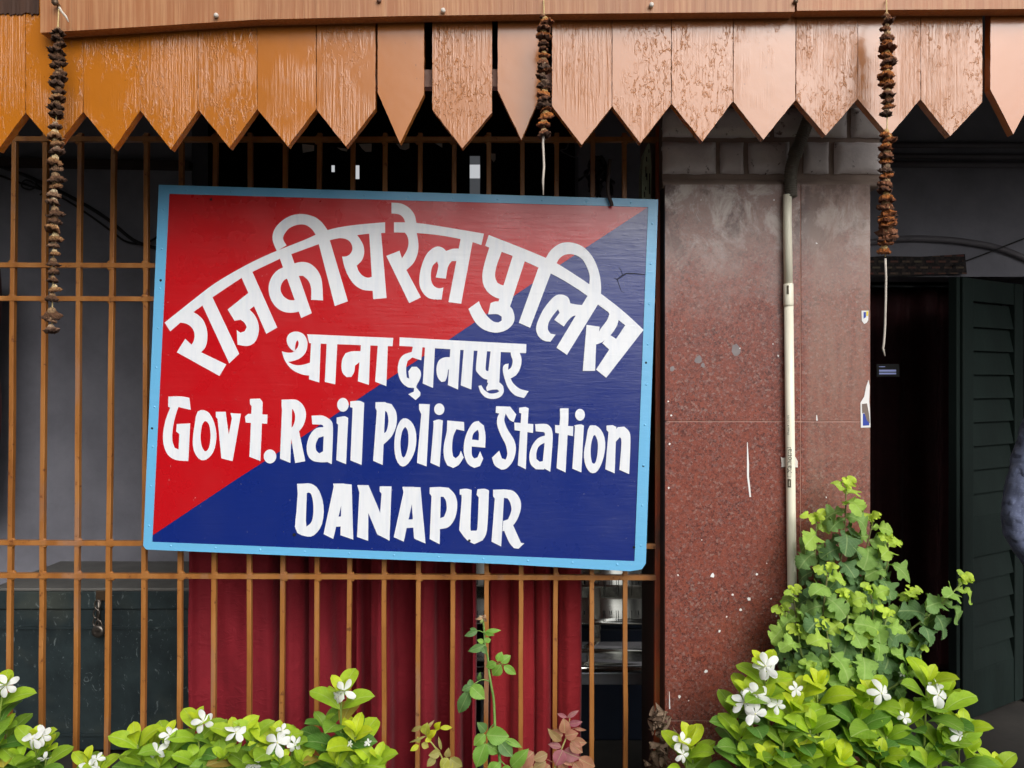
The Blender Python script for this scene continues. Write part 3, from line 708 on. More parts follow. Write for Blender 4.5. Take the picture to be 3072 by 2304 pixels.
def lettering(name, strokes):
    m = MB()
    for i, (fn, pts, *sm) in enumerate(strokes):
        poly = [S(*fn(*p)) for p in pts]
        if not (sm and sm[0] == 0): poly = smooth_outline(poly)
        y = SY - .0020 - .000028 * i
        m.prism(poly, y, SY - .0010)
    return m.build(name, M['white'], sg)
def ring(fn, o, i_):
    """a closed loop letter as two halves with a shared slit"""
    so = smooth_outline([fn(*p) for p in o], 80); si = smooth_outline([fn(*p) for p in i_], 80)
    return so, si
def disc(fn, x, y, rx, ry): return (fn, [(x + rx * math.cos(t * math.pi / 9), y + ry * math.sin(t * math.pi / 9)) for t in range(18)])
def ringstrokes(fn, o, i_):
    N = 28; out = []
    def resample(pts):
        pts = smooth_outline(pts, 80, 8); c = Vector((sum(p[0] for p in i_) / len(i_), sum(p[1] for p in i_) / len(i_)))
        a = sorted(pts, key=lambda p: math.atan2((p[1] - c.y) * .5, p[0] - c.x)); res = []
        ang = [math.atan2((p[1] - c.y) * .5, p[0] - c.x) for p in a]
        for k in range(N):
            th = -math.pi + 2 * math.pi * (k + .5) / N
            j = next((q for q in range(len(ang)) if ang[q] >= th), 0); j0 = j - 1
            a0, a1 = ang[j0], ang[j]
            if a1 < a0:
                a1 += 2 * math.pi
                if th < a0: th += 2 * math.pi
            f = (th - a0) / max(1e-6, a1 - a0); res.append(lerp2(a[j0], a[j], max(0, min(1, f))))
        return res
    O, I = resample(o), resample(i_)
    h = N // 2
    out.append((fn, O[0:h + 1] + I[0:h + 1][::-1], 0)); out.append((fn, O[h:] + [O[0]] + [I[0]] + I[h:][::-1], 0))
    return out
hindi_arc = [
    (A, [(200, 1145), (400, 985), (600, 832), (820, 702), (1000, 612), (1160, 545), (1320, 482), (1500, 405), (1700, 365), (1968, 340), (1968, 425), (1840, 432), (1700, 450), (1530, 483), (1410, 525), (1205, 600), (1120, 635), (905, 738), (820, 785), (580, 945), (500, 1010), (400, 1085), (245, 1215)]),
    (A, [(245, 1215), (300, 1155), (345, 1147), (395, 1165), (430, 1205), (440, 1250), (432, 1295), (415, 1322), (365, 1275), (298, 1383), (640, 1573), (695, 1480), (492, 1383), (525, 1345), (541, 1290), (540, 1210), (515, 1135), (470, 1085), (420, 1055), (330, 1100)]),
    (A, [(500, 1000), (580, 935), (798, 1395), (718, 1472)], 0),
    (A, [(815, 780), (900, 730), (1103, 1185), (1015, 1235)], 0),
    (A, [(880, 900), (705, 1040), (762, 1132), (935, 1000)], 0),
    (A, [(760, 1130), (870, 1030), (925, 1090), (955, 1170), (948, 1250), (915, 1310), (860, 1333), (785, 1322), (778, 1205), (808, 1226), (842, 1215), (858, 1182), (842, 1148), (810, 1122)]),
    (A, [(1122, 625), (1212, 585), (1380, 1070), (1295, 1108)], 0),
    (A, [(1185, 690), (1110, 722), (1060, 778), (1035, 850), (1042, 930), (1080, 1005), (1140, 1052), (1210, 1066), (1290, 1055), (1262, 962), (1205, 965), (1155, 935), (1130, 885), (1138, 835), (1165, 800), (1210, 785)]),
    (A, [(1235, 672), (1300, 658), (1370, 674), (1430, 732), (1462, 820), (1470, 967), (1375, 962), (1375, 870), (1352, 808), (1310, 770), (1262, 770)]),
    (A, [(1435, 510), (1522, 475), (1670, 975), (1565, 1012)], 0),
    (A, [(1100, 572), (1066, 480), (1080, 400), (1140, 330), (1220, 285), (1310, 275), (1400, 296), (1462, 342), (1508, 405), (1412, 442), (1380, 395), (1330, 362), (1270, 360), (1200, 388), (1158, 440), (1152, 480), (1178, 525)]),
    (A, [(1840, 420), (1935, 412), (1980, 948), (1873, 957)], 0),
    (A, [(1530, 475), (1610, 468), (1665, 480), (1697, 512), (1706, 555), (1690, 592), (1660, 613), (1624, 616), (1640, 690), (1672, 770), (1722, 840), (1790, 882), (1880, 890), (1872, 775), (1830, 785), (1788, 768), (1755, 730), (1740, 688), (1780, 648), (1800, 590), (1795, 530), (1770, 480), (1742, 440)]),
    # second word
    (B, [(85, 335), (260, 340), (500, 375), (795, 425), (775, 515), (700, 490), (600, 465), (440, 437), (265, 420), (85, 415)]),
    (B, [(160, 405), (190, 445), (200, 500), (185, 560), (148, 620), (128, 560), (24, 600), (205, 973), (298, 928), (183, 712), (240, 655), (272, 580), (277, 500), (262, 405)]),
    (B, [(65, 180), (140, 187), (200, 218), (245, 272), (264, 350), (178, 350), (160, 302), (125, 273), (65, 265)]),
    (B, [(612, 462), (708, 476), (615, 978), (515, 965)], 0),
    (B, [(602, 543), (545, 545), (497, 562), (470, 537), (430, 526), (380, 548), (335, 600), (300, 690), (285, 780), (292, 850), (330, 912), (380, 940), (460, 946), (475, 850), (440, 856), (400, 838), (378, 790), (378, 720), (395, 672), (425, 645), (435, 682), (415, 770), (495, 780), (510, 690), (540, 642), (590, 640)]),
    # third word
    (B, [(833, 435), (960, 485), (1100, 540), (1280, 615), (1380, 665), (1500, 740), (1620, 820), (1720, 900), (1850, 1000), (1960, 1095), (2055, 1185), (2012, 1238), (1900, 1140), (1790, 1055), (1690, 980), (1610, 915), (1500, 840), (1400, 780), (1320, 738), (1210, 685), (1110, 640), (1020, 600), (925, 565), (838, 535), (805, 520)]),
    (B, [(840, 525), (805, 640), (783, 745), (792, 830), (835, 895), (905, 935), (985, 940), (985, 830), (940, 832), (900, 812), (883, 760), (895, 680), (938, 560)]),
    (B, [(1025, 592), (1118, 640), (1000, 1002), (905, 975)], 0),
    (B, [(848, 972), (905, 960), (1000, 1000), (1030, 1050), (1035, 1110), (1005, 1160), (950, 1195), (880, 1206), (800, 1185), (740, 1140), (700, 1080), (673, 1018), (755, 958), (778, 1012), (820, 1075), (870, 1118), (910, 1126), (935, 1110), (935, 1080), (905, 1062), (870, 1060), (828, 1062)]),
    (B, [(1230, 680), (1325, 732), (1160, 1168), (1070, 1128)], 0),
    (B, [(1278, 628), (1320, 560), (1380, 511), (1450, 493), (1530, 506), (1600, 547), (1660, 622), (1700, 720), (1718, 820), (1718, 905), (1622, 860), (1630, 760), (1600, 672), (1560, 617), (1500, 589), (1440, 590), (1395, 617), (1362, 668)]),
    (B, [(1625, 895), (1702, 972), (1450, 1382), (1367, 1325)], 0),
    (B, [(1590, 990), (1530, 985), (1477, 975), (1460, 930), (1420, 908), (1370, 910), (1320, 950), (1260, 1030), (1215, 1130), (1208, 1190), (1230, 1240), (1270, 1270), (1320, 1278), (1360, 1222), (1320, 1213), (1300, 1180), (1305, 1130), (1340, 1070), (1380, 1022), (1392, 1050), (1350, 1105), (1425, 1158), (1460, 1110), (1500, 1075), (1552, 1070)]),
    (B, [(1915, 1140), (2015, 1235), (1760, 1562), (1680, 1498)], 0),
    (B, [(1690, 975), (1755, 1012), (1785, 1060), (1765, 1110), (1720, 1170), (1703, 1200), (1708, 1160), (1605, 1145), (1575, 1508), (1672, 1508), (1680, 1300), (1730, 1280), (1790, 1230), (1840, 1160), (1858, 1095), (1850, 1040)]),
    (B, [(1785, 1222), (1730, 1290), (1800, 1355), (1848, 1262)], 0)]
lettering("hindi_heading_lettering", hindi_arc)
D2 = lambda x, y: Dd(x, y)
hindi_line = [
    (A, [(1343, 1238), (2033, 1268), (2028, 1335), (1360, 1310)], 0),
    (A, [(1375, 1300), (1452, 1302), (1440, 1625), (1358, 1600)], 0),
    (A, [(1245, 1380), (1205, 1350), (1180, 1300), (1185, 1255), (1215, 1225), (1260, 1217), (1310, 1235), (1340, 1280), (1345, 1330), (1330, 1385), (1290, 1428), (1240, 1450), (1190, 1460), (1240, 1484), (1300, 1485), (1372, 1465), (1368, 1570), (1300, 1560), (1220, 1520), (1165, 1450), (1140, 1375), (1190, 1386), (1230, 1380), (1265, 1345), (1275, 1310), (1268, 1287), (1255, 1300), (1247, 1335)]),
    (A, [(1500, 1308), (1585, 1312), (1568, 1640), (1485, 1620)], 0),
    (A, [(1775, 1320), (1850, 1324), (1838, 1645), (1750, 1615)], 0),
    (A, [(1782, 1375), (1700, 1375), (1650, 1392), (1625, 1440), (1618, 1500), (1628, 1550), (1660, 1582), (1698, 1580), (1720, 1542), (1727, 1490), (1772, 1455)]),
    (A, [(1910, 1325), (1990, 1328), (1978, 1655), (1888, 1618)], 0),
    (B, [(130, 1243), (650, 1272), (1130, 1297), (1128, 1368), (650, 1345), (128, 1310)], 0),
    (B, [(235, 1312), (310, 1318), (300, 1425), (230, 1402), (192, 1430), (180, 1490), (186, 1560), (206, 1570), (198, 1512), (225, 1476), (265, 1475), (294, 1510), (295, 1560), (265, 1620), (262, 1640), (293, 1678), (290, 1705), (255, 1738), (198, 1692), (240, 1672), (245, 1642), (190, 1635), (140, 1590), (115, 1510), (125, 1430), (160, 1382), (225, 1358)]),
    (B, [(330, 1320), (408, 1326), (392, 1642), (312, 1608)], 0),
    (B, [(530, 1335), (608, 1338), (590, 1655), (510, 1620)], 0),
    (B, [(538, 1400), (480, 1402), (437, 1430), (420, 1490), (430, 1558), (460, 1596), (490, 1590), (505, 1550), (512, 1500), (540, 1478)]),
    (B, [(635, 1340), (715, 1343), (695, 1655), (612, 1622)], 0),
    (B, [(745, 1345), (820, 1350), (808, 1480), (815, 1508), (862, 1512), (860, 1580), (795, 1570), (742, 1520), (732, 1480)]),
    (B, [(848, 1350), (928, 1353), (915, 1625), (820, 1600)], 0),
    (D2, [(822, 105), (900, 120), (935, 150), (940, 195), (915, 235), (860, 252), (800, 240), (760, 200), (742, 150), (765, 145), (787, 180), (830, 208), (878, 206), (905, 192), (890, 178), (850, 180), (810, 190), (803, 165), (815, 140)]),
    (B, [(1005, 1355), (1075, 1358), (1092, 1420), (1080, 1490), (1050, 1540), (1005, 1568), (1030, 1610), (1080, 1650), (1148, 1668), (1112, 1722), (1040, 1700), (985, 1640), (950, 1540), (945, 1480), (962, 1455), (990, 1450), (985, 1500), (1010, 1480), (1022, 1430), (1010, 1390)])]
lettering("hindi_place_lettering", hindi_line)
eng = [
    (Cc, [(230, 240), (330, 238), (398, 250), (410, 347), (310, 324), (285, 400), (265, 500), (262, 590), (280, 650), (312, 665), (318, 540), (292, 520), (298, 460), (405, 455), (390, 757), (290, 748), (225, 705), (192, 625), (188, 530), (210, 420), (245, 330), (228, 320)])]
eng += ringstrokes(Cc, [(465, 360), (540, 358), (590, 430), (615, 540), (600, 660), (550, 735), (490, 748), (440, 690), (425, 600), (440, 470)], [(527, 430), (558, 470), (568, 560), (555, 650), (525, 685), (498, 640), (488, 560), (500, 470)])
eng += [
    (Cc, [(610, 362), (690, 362), (697, 420), (714, 545), (740, 415), (728, 372), (812, 378), (805, 420), (745, 758), (655, 735), (625, 420), (612, 405)], 0),
    (Cc, [(885, 258), (965, 256), (985, 285), (985, 330), (968, 757), (880, 722), (898, 315), (885, 300)]),
    (Cc, [(845, 400), (870, 378), (1025, 385), (1022, 458), (850, 448)], 0), disc(Cc, 1045, 720, 50, 56),
    (Cc, [(1138, 265), (1225, 262), (1215, 560), (1208, 772), (1125, 738), (1142, 340), (1138, 320)], 0),
    (Cc, [(1205, 263), (1262, 268), (1312, 312), (1334, 380), (1318, 460), (1275, 522), (1240, 555), (1205, 565), (1208, 495), (1228, 478), (1245, 430), (1245, 380), (1230, 345), (1208, 330)]),
    (Cc, [(1207, 530), (1278, 520), (1328, 758), (1248, 773)], 0),
    (Cc, [(1378, 393), (1470, 393), (1528, 425), (1550, 490), (1540, 782), (1468, 745), (1475, 500), (1455, 465), (1385, 462)]),
    (Cc, [(1482, 485), (1420, 492), (1370, 540), (1342, 620), (1345, 700), (1380, 750), (1440, 766), (1505, 765), (1488, 668), (1440, 697), (1415, 670), (1412, 620), (1435, 570), (1485, 555)]),
    (Cc, [(1580, 408), (1640, 398), (1672, 412), (1655, 782), (1577, 750), (1592, 465), (1580, 455)]), disc(Cc, 1630, 306, 46, 55),
    (Cc, [(1688, 278), (1760, 274), (1800, 290), (1780, 788), (1690, 752), (1708, 330), (1688, 325)]),
    (Cc, [(1892, 285), (1972, 284), (1948, 788), (1872, 755), (1902, 355), (1890, 330)], 0),
    (Cc, [(1955, 285), (2020, 300), (2058, 370), (2058, 470), (2020, 560), (1950, 630), (1953, 545), (1980, 515), (1995, 440), (1985, 372), (1955, 345)])]
eng += ringstrokes(Dd, [(150, 405), (210, 420), (250, 490), (258, 590), (235, 690), (180, 770), (130, 770), (95, 700), (87, 590), (105, 480)], [(175, 465), (195, 520), (195, 610), (175, 690), (150, 715), (138, 660), (135, 580), (150, 500)])
eng += [
    (Dd, [(280, 290), (363, 293), (338, 778), (263, 750), (297, 370), (280, 335)], 0),
    (Dd, [(388, 425), (430, 412), (465, 420), (440, 782), (368, 750), (392, 470)]), disc(Dd, 437, 332, 40, 45),
    (Dd, [(500, 420), (630, 432), (632, 502), (570, 488), (545, 550), (537, 640), (545, 700), (565, 715), (592, 690), (605, 655), (628, 708), (590, 765), (545, 790), (500, 770), (475, 710), (472, 620), (495, 510), (497, 480)]),
    (Dd, [(748, 424), (700, 438), (655, 510), (630, 600), (632, 690), (662, 760), (710, 790), (755, 775), (780, 718), (755, 660), (735, 708), (710, 716), (692, 690), (690, 622), (692, 570), (705, 520), (748, 485)]),
    (Dd, [(740, 424), (785, 460), (798, 540), (795, 632), (686, 622), (688, 568), (745, 575), (746, 520), (738, 487)]),
    (Dd, [(880, 308), (990, 312), (1038, 372), (1018, 432), (985, 415), (955, 365), (945, 420), (970, 490), (1020, 570), (1035, 650), (1010, 740), (960, 795), (920, 803), (870, 770), (848, 710), (905, 655), (925, 715), (955, 725), (968, 680), (955, 610), (920, 540), (890, 460), (890, 400), (905, 365), (877, 360)]),
    (Dd, [(1060, 320), (1110, 314), (1135, 325), (1130, 390), (1112, 800), (1050, 770), (1077, 365), (1060, 360)], 0), (Dd, [(1022, 435), (1170, 448), (1168, 517), (1025, 495)], 0),
    (Dd, [(1185, 448), (1275, 448), (1312, 480), (1322, 560), (1303, 820), (1240, 785), (1262, 545), (1250, 510), (1190, 505)]),
    (Dd, [(1268, 535), (1205, 560), (1160, 620), (1140, 690), (1150, 760), (1190, 800), (1256, 802), (1256, 735), (1220, 742), (1195, 720), (1195, 670), (1215, 620), (1266, 590)]),
    (Dd, [(1378, 325), (1445, 325), (1445, 400), (1422, 825), (1352, 792), (1380, 390)], 0), (Dd, [(1340, 455), (1482, 465), (1480, 542), (1342, 515)], 0),
    (Dd, [(1490, 458), (1540, 450), (1565, 460), (1545, 825), (1475, 795), (1494, 500)]), disc(Dd, 1535, 375, 38, 46)]
eng += ringstrokes(Dd, [(1600, 460), (1665, 462), (1715, 520), (1732, 610), (1715, 720), (1670, 815), (1620, 828), (1580, 775), (1565, 680), (1585, 560)], [(1645, 520), (1672, 580), (1672, 670), (1655, 750), (1630, 755), (1618, 690), (1622, 600)])
eng += [(Dd, [(1742, 460), (1790, 456), (1818, 470), (1805, 832), (1732, 800), (1757, 510), (1742, 495)], 0),
        (Dd, [(1795, 525), (1830, 472), (1880, 468), (1920, 510), (1928, 590), (1918, 838), (1842, 805), (1858, 590), (1845, 550), (1797, 605)])]
lettering("english_lettering", eng)
dan = ringstrokes(Cc, [(1255, 940), (1310, 938), (1370, 938), (1430, 980), (1468, 1080), (1475, 1180), (1455, 1280), (1400, 1350), (1340, 1362), (1250, 1315), (1258, 1150), (1268, 990)], [(1340, 1012), (1370, 1015), (1390, 1080), (1392, 1180), (1375, 1250), (1330, 1288), (1335, 1150)])
dan += [
    (Cc, [(1550, 938), (1640, 938), (1632, 1045), (1552, 1382), (1475, 1343), (1556, 960)], 0), (Cc, [(1615, 938), (1700, 945), (1712, 1387), (1610, 1352), (1618, 1045)], 0), (Cc, [(1570, 1205), (1640, 1200), (1640, 1280), (1555, 1285)], 0),
    (Cc, [(1745, 950), (1835, 950), (1832, 1397), (1743, 1365), (1762, 1010)], 0), (Cc, [(1765, 950), (1835, 950), (1920, 1150), (2003, 1395), (1905, 1345), (1830, 1165)], 0), (Cc, [(1925, 960), (2020, 960), (2003, 1397), (1915, 1345), (1940, 1020), (1925, 1000)], 0),
    (Dd, [(150, 938), (240, 938), (228, 1050), (160, 1365), (82, 1330), (158, 980)], 0), (Dd, [(212, 938), (290, 941), (330, 1380), (240, 1340), (222, 1050)], 0), (Dd, [(165, 1195), (240, 1190), (244, 1255), (160, 1260)], 0),
    (Dd, [(362, 942), (450, 938), (440, 1385), (362, 1345), (377, 1010), (362, 990)], 0), (Dd, [(432, 938), (510, 945), (560, 1000), (578, 1080), (560, 1180), (510, 1250), (436, 1268), (438, 1185), (475, 1170), (495, 1110), (490, 1050), (470, 1015), (437, 1015)]),
    (Dd, [(597, 957), (650, 952), (690, 962), (680, 1250), (692, 1280), (720, 1280), (735, 1250), (745, 1020), (728, 1000), (735, 957), (790, 953), (825, 965), (810, 1270), (775, 1355), (710, 1384), (650, 1350), (592, 1275), (612, 1020), (597, 1000)]),
    (Dd, [(857, 960), (945, 958), (920, 1403), (845, 1365), (870, 1030), (857, 1010)], 0), (Dd, [(932, 957), (1010, 968), (1060, 1020), (1075, 1090), (1055, 1170), (1010, 1240), (930, 1285), (936, 1205), (975, 1190), (1000, 1120), (990, 1060), (970, 1028), (937, 1022)]),
    (Dd, [(930, 1245), (1010, 1230), (1050, 1320), (1075, 1375), (1100, 1378), (1055, 1420), (1020, 1416), (985, 1375), (955, 1310)])]
lettering("town_lettering", dan)

# ------------------------------------------------------------------ pillar
PY = 2.32
pil = thing("granite_pillar", P(2300, 2304, PY), "red granite clad pillar with greyed brickwork on top between the sign and the doorway", "pillar")
x0, x1, xm = P(1995, 0, PY).x, P(2611, 0, PY).x, P(2402, 0, PY).x
zt, zj1, zj2 = P(0, 552, PY).z, P(0, 1264, PY).z, P(0, 2162, PY).z
gap = .0012
m = MB(); m.box(x0 + .006, x1 - .006, PY + .0012, PY + .42, 0, zt - .004); m.build("core", M['joint'], pil)
for (a, b, c, d) in ((x0, xm, zj1, zt), (xm, x1, zj1, zt), (x0, xm, zj2, zj1), (xm, x1, zj2, zj1), (x0, xm, .0, zj2), (xm, x1, .0, zj2)):
    m = MB(); m.box(a + (gap if a == xm else 0), b - (gap if b == xm else 0), PY, PY + .0155, c + gap, d - gap); m.build("granite_slab", M['granite'], pil, bevel=.0012)
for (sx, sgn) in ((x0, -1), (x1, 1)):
    m = MB(); a, b = (x0 + .0005, x0 + .0055) if sgn < 0 else (x1 - .0055, x1 - .0005); m.box(a, b, PY + .0165, PY + .42, 0, zt - .002); m.build("shade_dark_side_slab", M['wood_and_shade'], pil)  # shade of the pillar sides put into the colour, dark brown instead of granite
m = MB(); m.box(x0 - .003, P(2652, 0, PY).x, PY + .028, PY + .43, zt - .002, 2.75); m.build("brick_core", M['mortar'], pil)
m = MB(); vs = []; nn = 40                                    # uneven mortar ledge
for i in range(nn + 1):
    x = x0 - .004 + (P(2640, 0, PY).x - x0 + .004) * i / nn; w = .5 + .5 * noise.noise(Vector((x * 14, 0, 3)))
    zb = zt - .004 - .006 * w; zz = zt + .012 + .018 * w; y = PY - .004 + .012 * (1 - w)
    vs += [(x, PY + .03, zb), (x, y, zb + .002), (x, y + .003, zt + .006), (x, PY + .028, zz)]
m.add(vs, [(i * 4 + k, (i + 1) * 4 + k, (i + 1) * 4 + k + 1, i * 4 + k + 1) for i in range(nn) for k in range(3)], smooth=True); m.build("mortar_ledge", M['mortar'], pil)
def bricks(rows):
    for (ya, yb, xs) in rows:
        for (xa, xb) in xs:
            p0, p1 = P(xa, yb, PY + .012), P(xb, ya, PY + .012); m = MB(); nx, nz = 10, 6; vs = []; fs = []
            f = rnd.uniform(.8, 1.15); col = tuple(c * f for c in lin(232, 222, 220)[:3])
            for j in range(nz + 1):
                for i in range(nx + 1):
                    u, w = i / nx, j / nz
                    ex = .10 * (abs(u - .5) * 2) ** 6; x = p0.x + (p1.x - p0.x) * u; z = p0.z + (p1.z - p0.z) * w
                    ed = max((abs(u - .5) * 2) ** 8, (abs(w - .5) * 2) ** 6)
                    x += .003 * noise.noise(Vector((x * 30, z * 30, 1))) * (1 if i in (0, nx) else 0); z += .004 * noise.noise(Vector((x * 25, z * 25, 5))) * (1 if j in (0, nz) else 0)
                    vs.append((x, PY + .010 + .012 * ed + .0025 * noise.noise(Vector((x * 22, z * 22, 9))), z))
            for j in range(nz):
                for i in range(nx): a = j * (nx + 1) + i; fs.append((a, a + 1, a + nx + 2, a + nx + 1))
            bd = [i for i in range(nx + 1)] + [(j + 1) * (nx + 1) - 1 for j in range(1, nz + 1)] + [nz * (nx + 1) + i for i in range(nx - 1, -1, -1)] + [j * (nx + 1) for j in range(nz - 1, 0, -1)]
            b0 = len(vs); vs += [(vs[k][0], PY + .04, vs[k][2]) for k in bd]
            for k in range(len(bd)): k2 = (k + 1) % len(bd); fs.append((bd[k2], bd[k], b0 + k, b0 + k2))
            m.add(vs, fs, col=col, smooth=True); m.build("brick", M['brick'], pil)
bricks([(424, 518, [(1990, 2150), (2163, 2234), (2250, 2372), (2416, 2490), (2508, 2650)]), (322, 408, [(1990, 2080), (2095, 2312), (2328, 2545), (2560, 2650)]), (222, 308, [(1990, 2160), (2175, 2400), (2415, 2650)])])
m = MB()
polyline_strip(m, [(2242, 1327), (2244, 1390), (2244, 1430), (2248, 1462), (2251, 1491)], [2, 6, 6, 5.5, 5], PY - .0006); polyline_strip(m, [(2008, 2075), (2009, 2127)], [1.5, 4], PY - .0006)
polyline_strip(m, [(2450, 1245), (2451, 1262)], [2, 5], PY - .0006)
def blot(m, x, y, r, Y=PY - .0007):
    n = 9; m.add([P(x + r * rnd.uniform(.6, 1.2) * math.cos(-k * 6.283 / n), y + r * rnd.uniform(.6, 1.3) * math.sin(-k * 6.283 / n), Y) for k in range(n)], [tuple(range(n))])
for (x, y, r) in ((2138, 1727, 7), (2247, 1797, 6), (2271, 1723, 4), (2118, 2014, 6), (2038, 2090, 5), (2198, 1784, 4), (2222, 1830, 4), (2158, 1893, 4), (2009, 1332, 3), (2006, 1464, 3), (2005, 1204, 3), (2014, 1246, 3), (2034, 1725, 3), (2180, 1850, 3), (2313, 1796, 3), (2329, 1848, 3), (2335, 1067, 3.5), (2450, 730, 3), (2479, 1492, 2.5), (2610, 1553, 4), (2319, 1032, 2), (2322, 600, 2.5), (2103, 600, 2), (2220, 1045, 2), (2066, 2102, 2), (2150, 2238, 2.5), (2300, 1690, 2), (2105, 1620, 2)): blot(m, x, y, r)
m.build("white_paint_spot", M['drip'], pil)
m = MB()
for (x, y, r) in ((2208, 1050, 17), (2096, 1080, 13), (2110, 1095, 7), (2016, 1105, 8)): blot(m, x, y, r, PY - .0005)
m.build("grey_chip", M['chip'], pil)

# stickers torn on the pillar edge
def sticker(label, back, prints):
    p = P(*back[0], PY - .0012); st = thing("torn_sticker", p, label, "sticker")
    m = MB(); m.prism([(P(a, b, PY).x, P(a, b, PY).z) for a, b in back], PY - .0014, PY - .0006); m.build("paper", M['paper'], st)
    for k, (nm, mt, pts) in enumerate(prints):
        m = MB(); m.prism([(P(a, b, PY).x, P(a, b, PY).z) for a, b in pts], PY - .0018 - .0002 * k, PY - .00145); m.build(nm, M[mt], st)
sticker("small torn white sticker with blue and yellow print on the granite edge", [(2584, 932), (2605, 932), (2604, 960), (2600, 968), (2592, 972), (2585, 962)], [("blue_print", 'pblue', [(2590, 936), (2597, 936), (2597, 952), (2590, 956)]), ("yellow_print", 'pyellow', [(2598, 934), (2604, 934), (2603, 948), (2598, 948)])])
sticker("longer shredded white sticker below the small one on the granite edge", [(2605, 1140), (2609, 1160), (2607, 1205), (2609, 1225), (2611, 1282), (2582, 1283), (2581, 1208), (2592, 1190), (2598, 1160)], [("blue_print", 'pblue', [(2588, 1240), (2605, 1243), (2607, 1276), (2588, 1277)]), ("torn_backing", 'pgrey', [(2585, 1212), (2600, 1210), (2606, 1240), (2609, 1270), (2600, 1262), (2592, 1238), (2586, 1240)])])

# pipe and hose
CYp = PY - .017
cp = thing("conduit_pipe", P(2372, 1780, CYp), "cream plastic conduit pipe with printed marking running up the granite pillar into a grey hose", "pipe")
m = MB()
m.tube([P(2386, 2304, CYp), P(2376, 1750, CYp), P(2370, 1300, CYp), P(2366, 910, CYp)], .0131, 16)
m.tube([P(2366, 920, CYp), P(2365.5, 912, CYp), P(2365, 853, CYp), P(2364.8, 851, CYp)], [.0132, .0140, .0140, .0125], 16)
m.tube([P(2365, 852, CYp), P(2362, 660, CYp), P(2362, 584, CYp)], [.0124, .0121, .0124], 16); m.build("pipe", M['pvc'], cp)
hp = [(2373, 592), (2372, 560), (2372, 520), (2378, 488), (2386, 462), (2396, 436), (2410, 400), (2424, 362), (2440, 320), (2460, 270)]
def cr(pts, n):
    V = [Vector(p) for p in pts]; out = []
    for i in range(len(V) - 1):
        p0, p1, p2, p3 = V[max(i - 1, 0)], V[i], V[i + 1], V[min(i + 2, len(V) - 1)]
        for k in range(n):
            t = k / n; out.append(.5 * ((2 * p1) + (p2 - p0) * t + (2 * p0 - 5 * p1 + 4 * p2 - p3) * t * t + (3 * p1 - p0 - 3 * p2 + p3) * t ** 3))
    out.append(V[-1]); return out
cl = cr([P(x, y, PY - .014 - .004 * (i > 3)) for i, (x, y) in enumerate(hp)], 22)
m = MB(); m.tube(cl, [.0168 + (.0016 if (i // 2) % 2 else -.0006) + (.002 if 80 < i < 100 else 0) for i in range(len(cl))], 14); m.build("flexible_hose", M['hose'], cp)
m = MB()
for (x, y, w, h, pts) in ((0, 0, 0, 0, [(2341, 1370), (2347, 1374), (2356, 1372), (2356, 1400), (2343, 1401), (2344, 1390)]), (0, 0, 0, 0, [(2378, 1369), (2386, 1372), (2392, 1384), (2392, 1402), (2379, 1401)])):
    m.prism([(P(a, b, PY).x, P(a, b, PY).z) for a, b in pts], PY - .004, PY - .0003)
m.build("putty_patch", M['putty'], cp)
def ptext(body, px, py, size, mt, name):
    cu = bpy.data.curves.new("print", 'FONT'); cu.body = body; cu.size = size; cu.extrude = .0001; cu.align_x = 'CENTER'; cu.align_y = 'CENTER'
    o = bpy.data.objects.new("print", cu); C.objects.link(o); o.location = (0, 0, 0)
    bpy.context.view_layer.update()
    me = bpy.data.meshes.new_from_object(o.evaluated_get(bpy.context.evaluated_depsgraph_get())); bpy.data.objects.remove(o)
    c = P(px, py, CYp); m = MB()
    # wrap the print round the pipe: text runs upwards, its up is to the left
    vs = []
    for v in me.vertices:
        off = -v.co.y + (px - 2370) * .001; th = off / .0131
        vs.append(Vector((P(2370 + (py - 1300) * .011, 0, CYp).x + math.sin(th) * .01335, CYp - math.cos(th) * .01335, c.z + v.co.x)))
    m.add(vs, [tuple(p.vertices) for p in me.polygons]); return m.build(name, M[mt], cp)
ptext("Malhotra", 2363.5, 1382, .0195, 'ink', "maker_lettering")
ptext("19 mm X 1.5 MM", 2361.5, 1275, .0080, 'ink', "size_lettering")
m = MB()
def wrapq(xa, xb, ya, yb, r=.01333):
    n = 5; vs = []
    for j, y in enumerate((ya, yb)):
        for i in range(n + 1):
            px = xa + (xb - xa) * i / n; th = (px - 2370) * .001 / .0131; vs.append(Vector((P(2370 + (y - 1300) * .011, 0, CYp).x + math.sin(th) * r, CYp - math.cos(th) * r, P(0, y, CYp).z)))
    m.add(vs, [(n + 1 + i, n + 2 + i, i + 1, i) for i in range(n)])
wrapq(2357, 2367, 1436, 1461)
for (xa, xb, ya, yb) in ((2356.5, 2357.3, 1341, 1430), (2366.5, 2367.3, 1341, 1430), (2357, 2367, 1341, 1342), (2357, 2367, 1429, 1430)): wrapq(xa, xb, ya, yb)
m.build("maker_emblem", M['ink'], cp)
m = MB(); zz = [(2360.5, 1440), (2364.5, 1444), (2360.5, 1448.5), (2364.5, 1453), (2360.5, 1457)]
for i in range(4): wrapq(min(zz[i][0], zz[i + 1][0]) + .9, max(zz[i][0], zz[i + 1][0]) - .9, zz[i][1] + .8, zz[i + 1][1] - .8, .01345)
m.build("emblem_zigzag", M['pvc'], cp)
m = MB(); xc = P(2363, 0, CYp).x
vs = []
for y in (858, 884):
    for i in range(5): th = -.62 + .42 * i / 4; vs.append(Vector((P(2364.5, 0, CYp).x + math.sin(th) * .0142, CYp - math.cos(th) * .0142, P(0, y, CYp).z)))
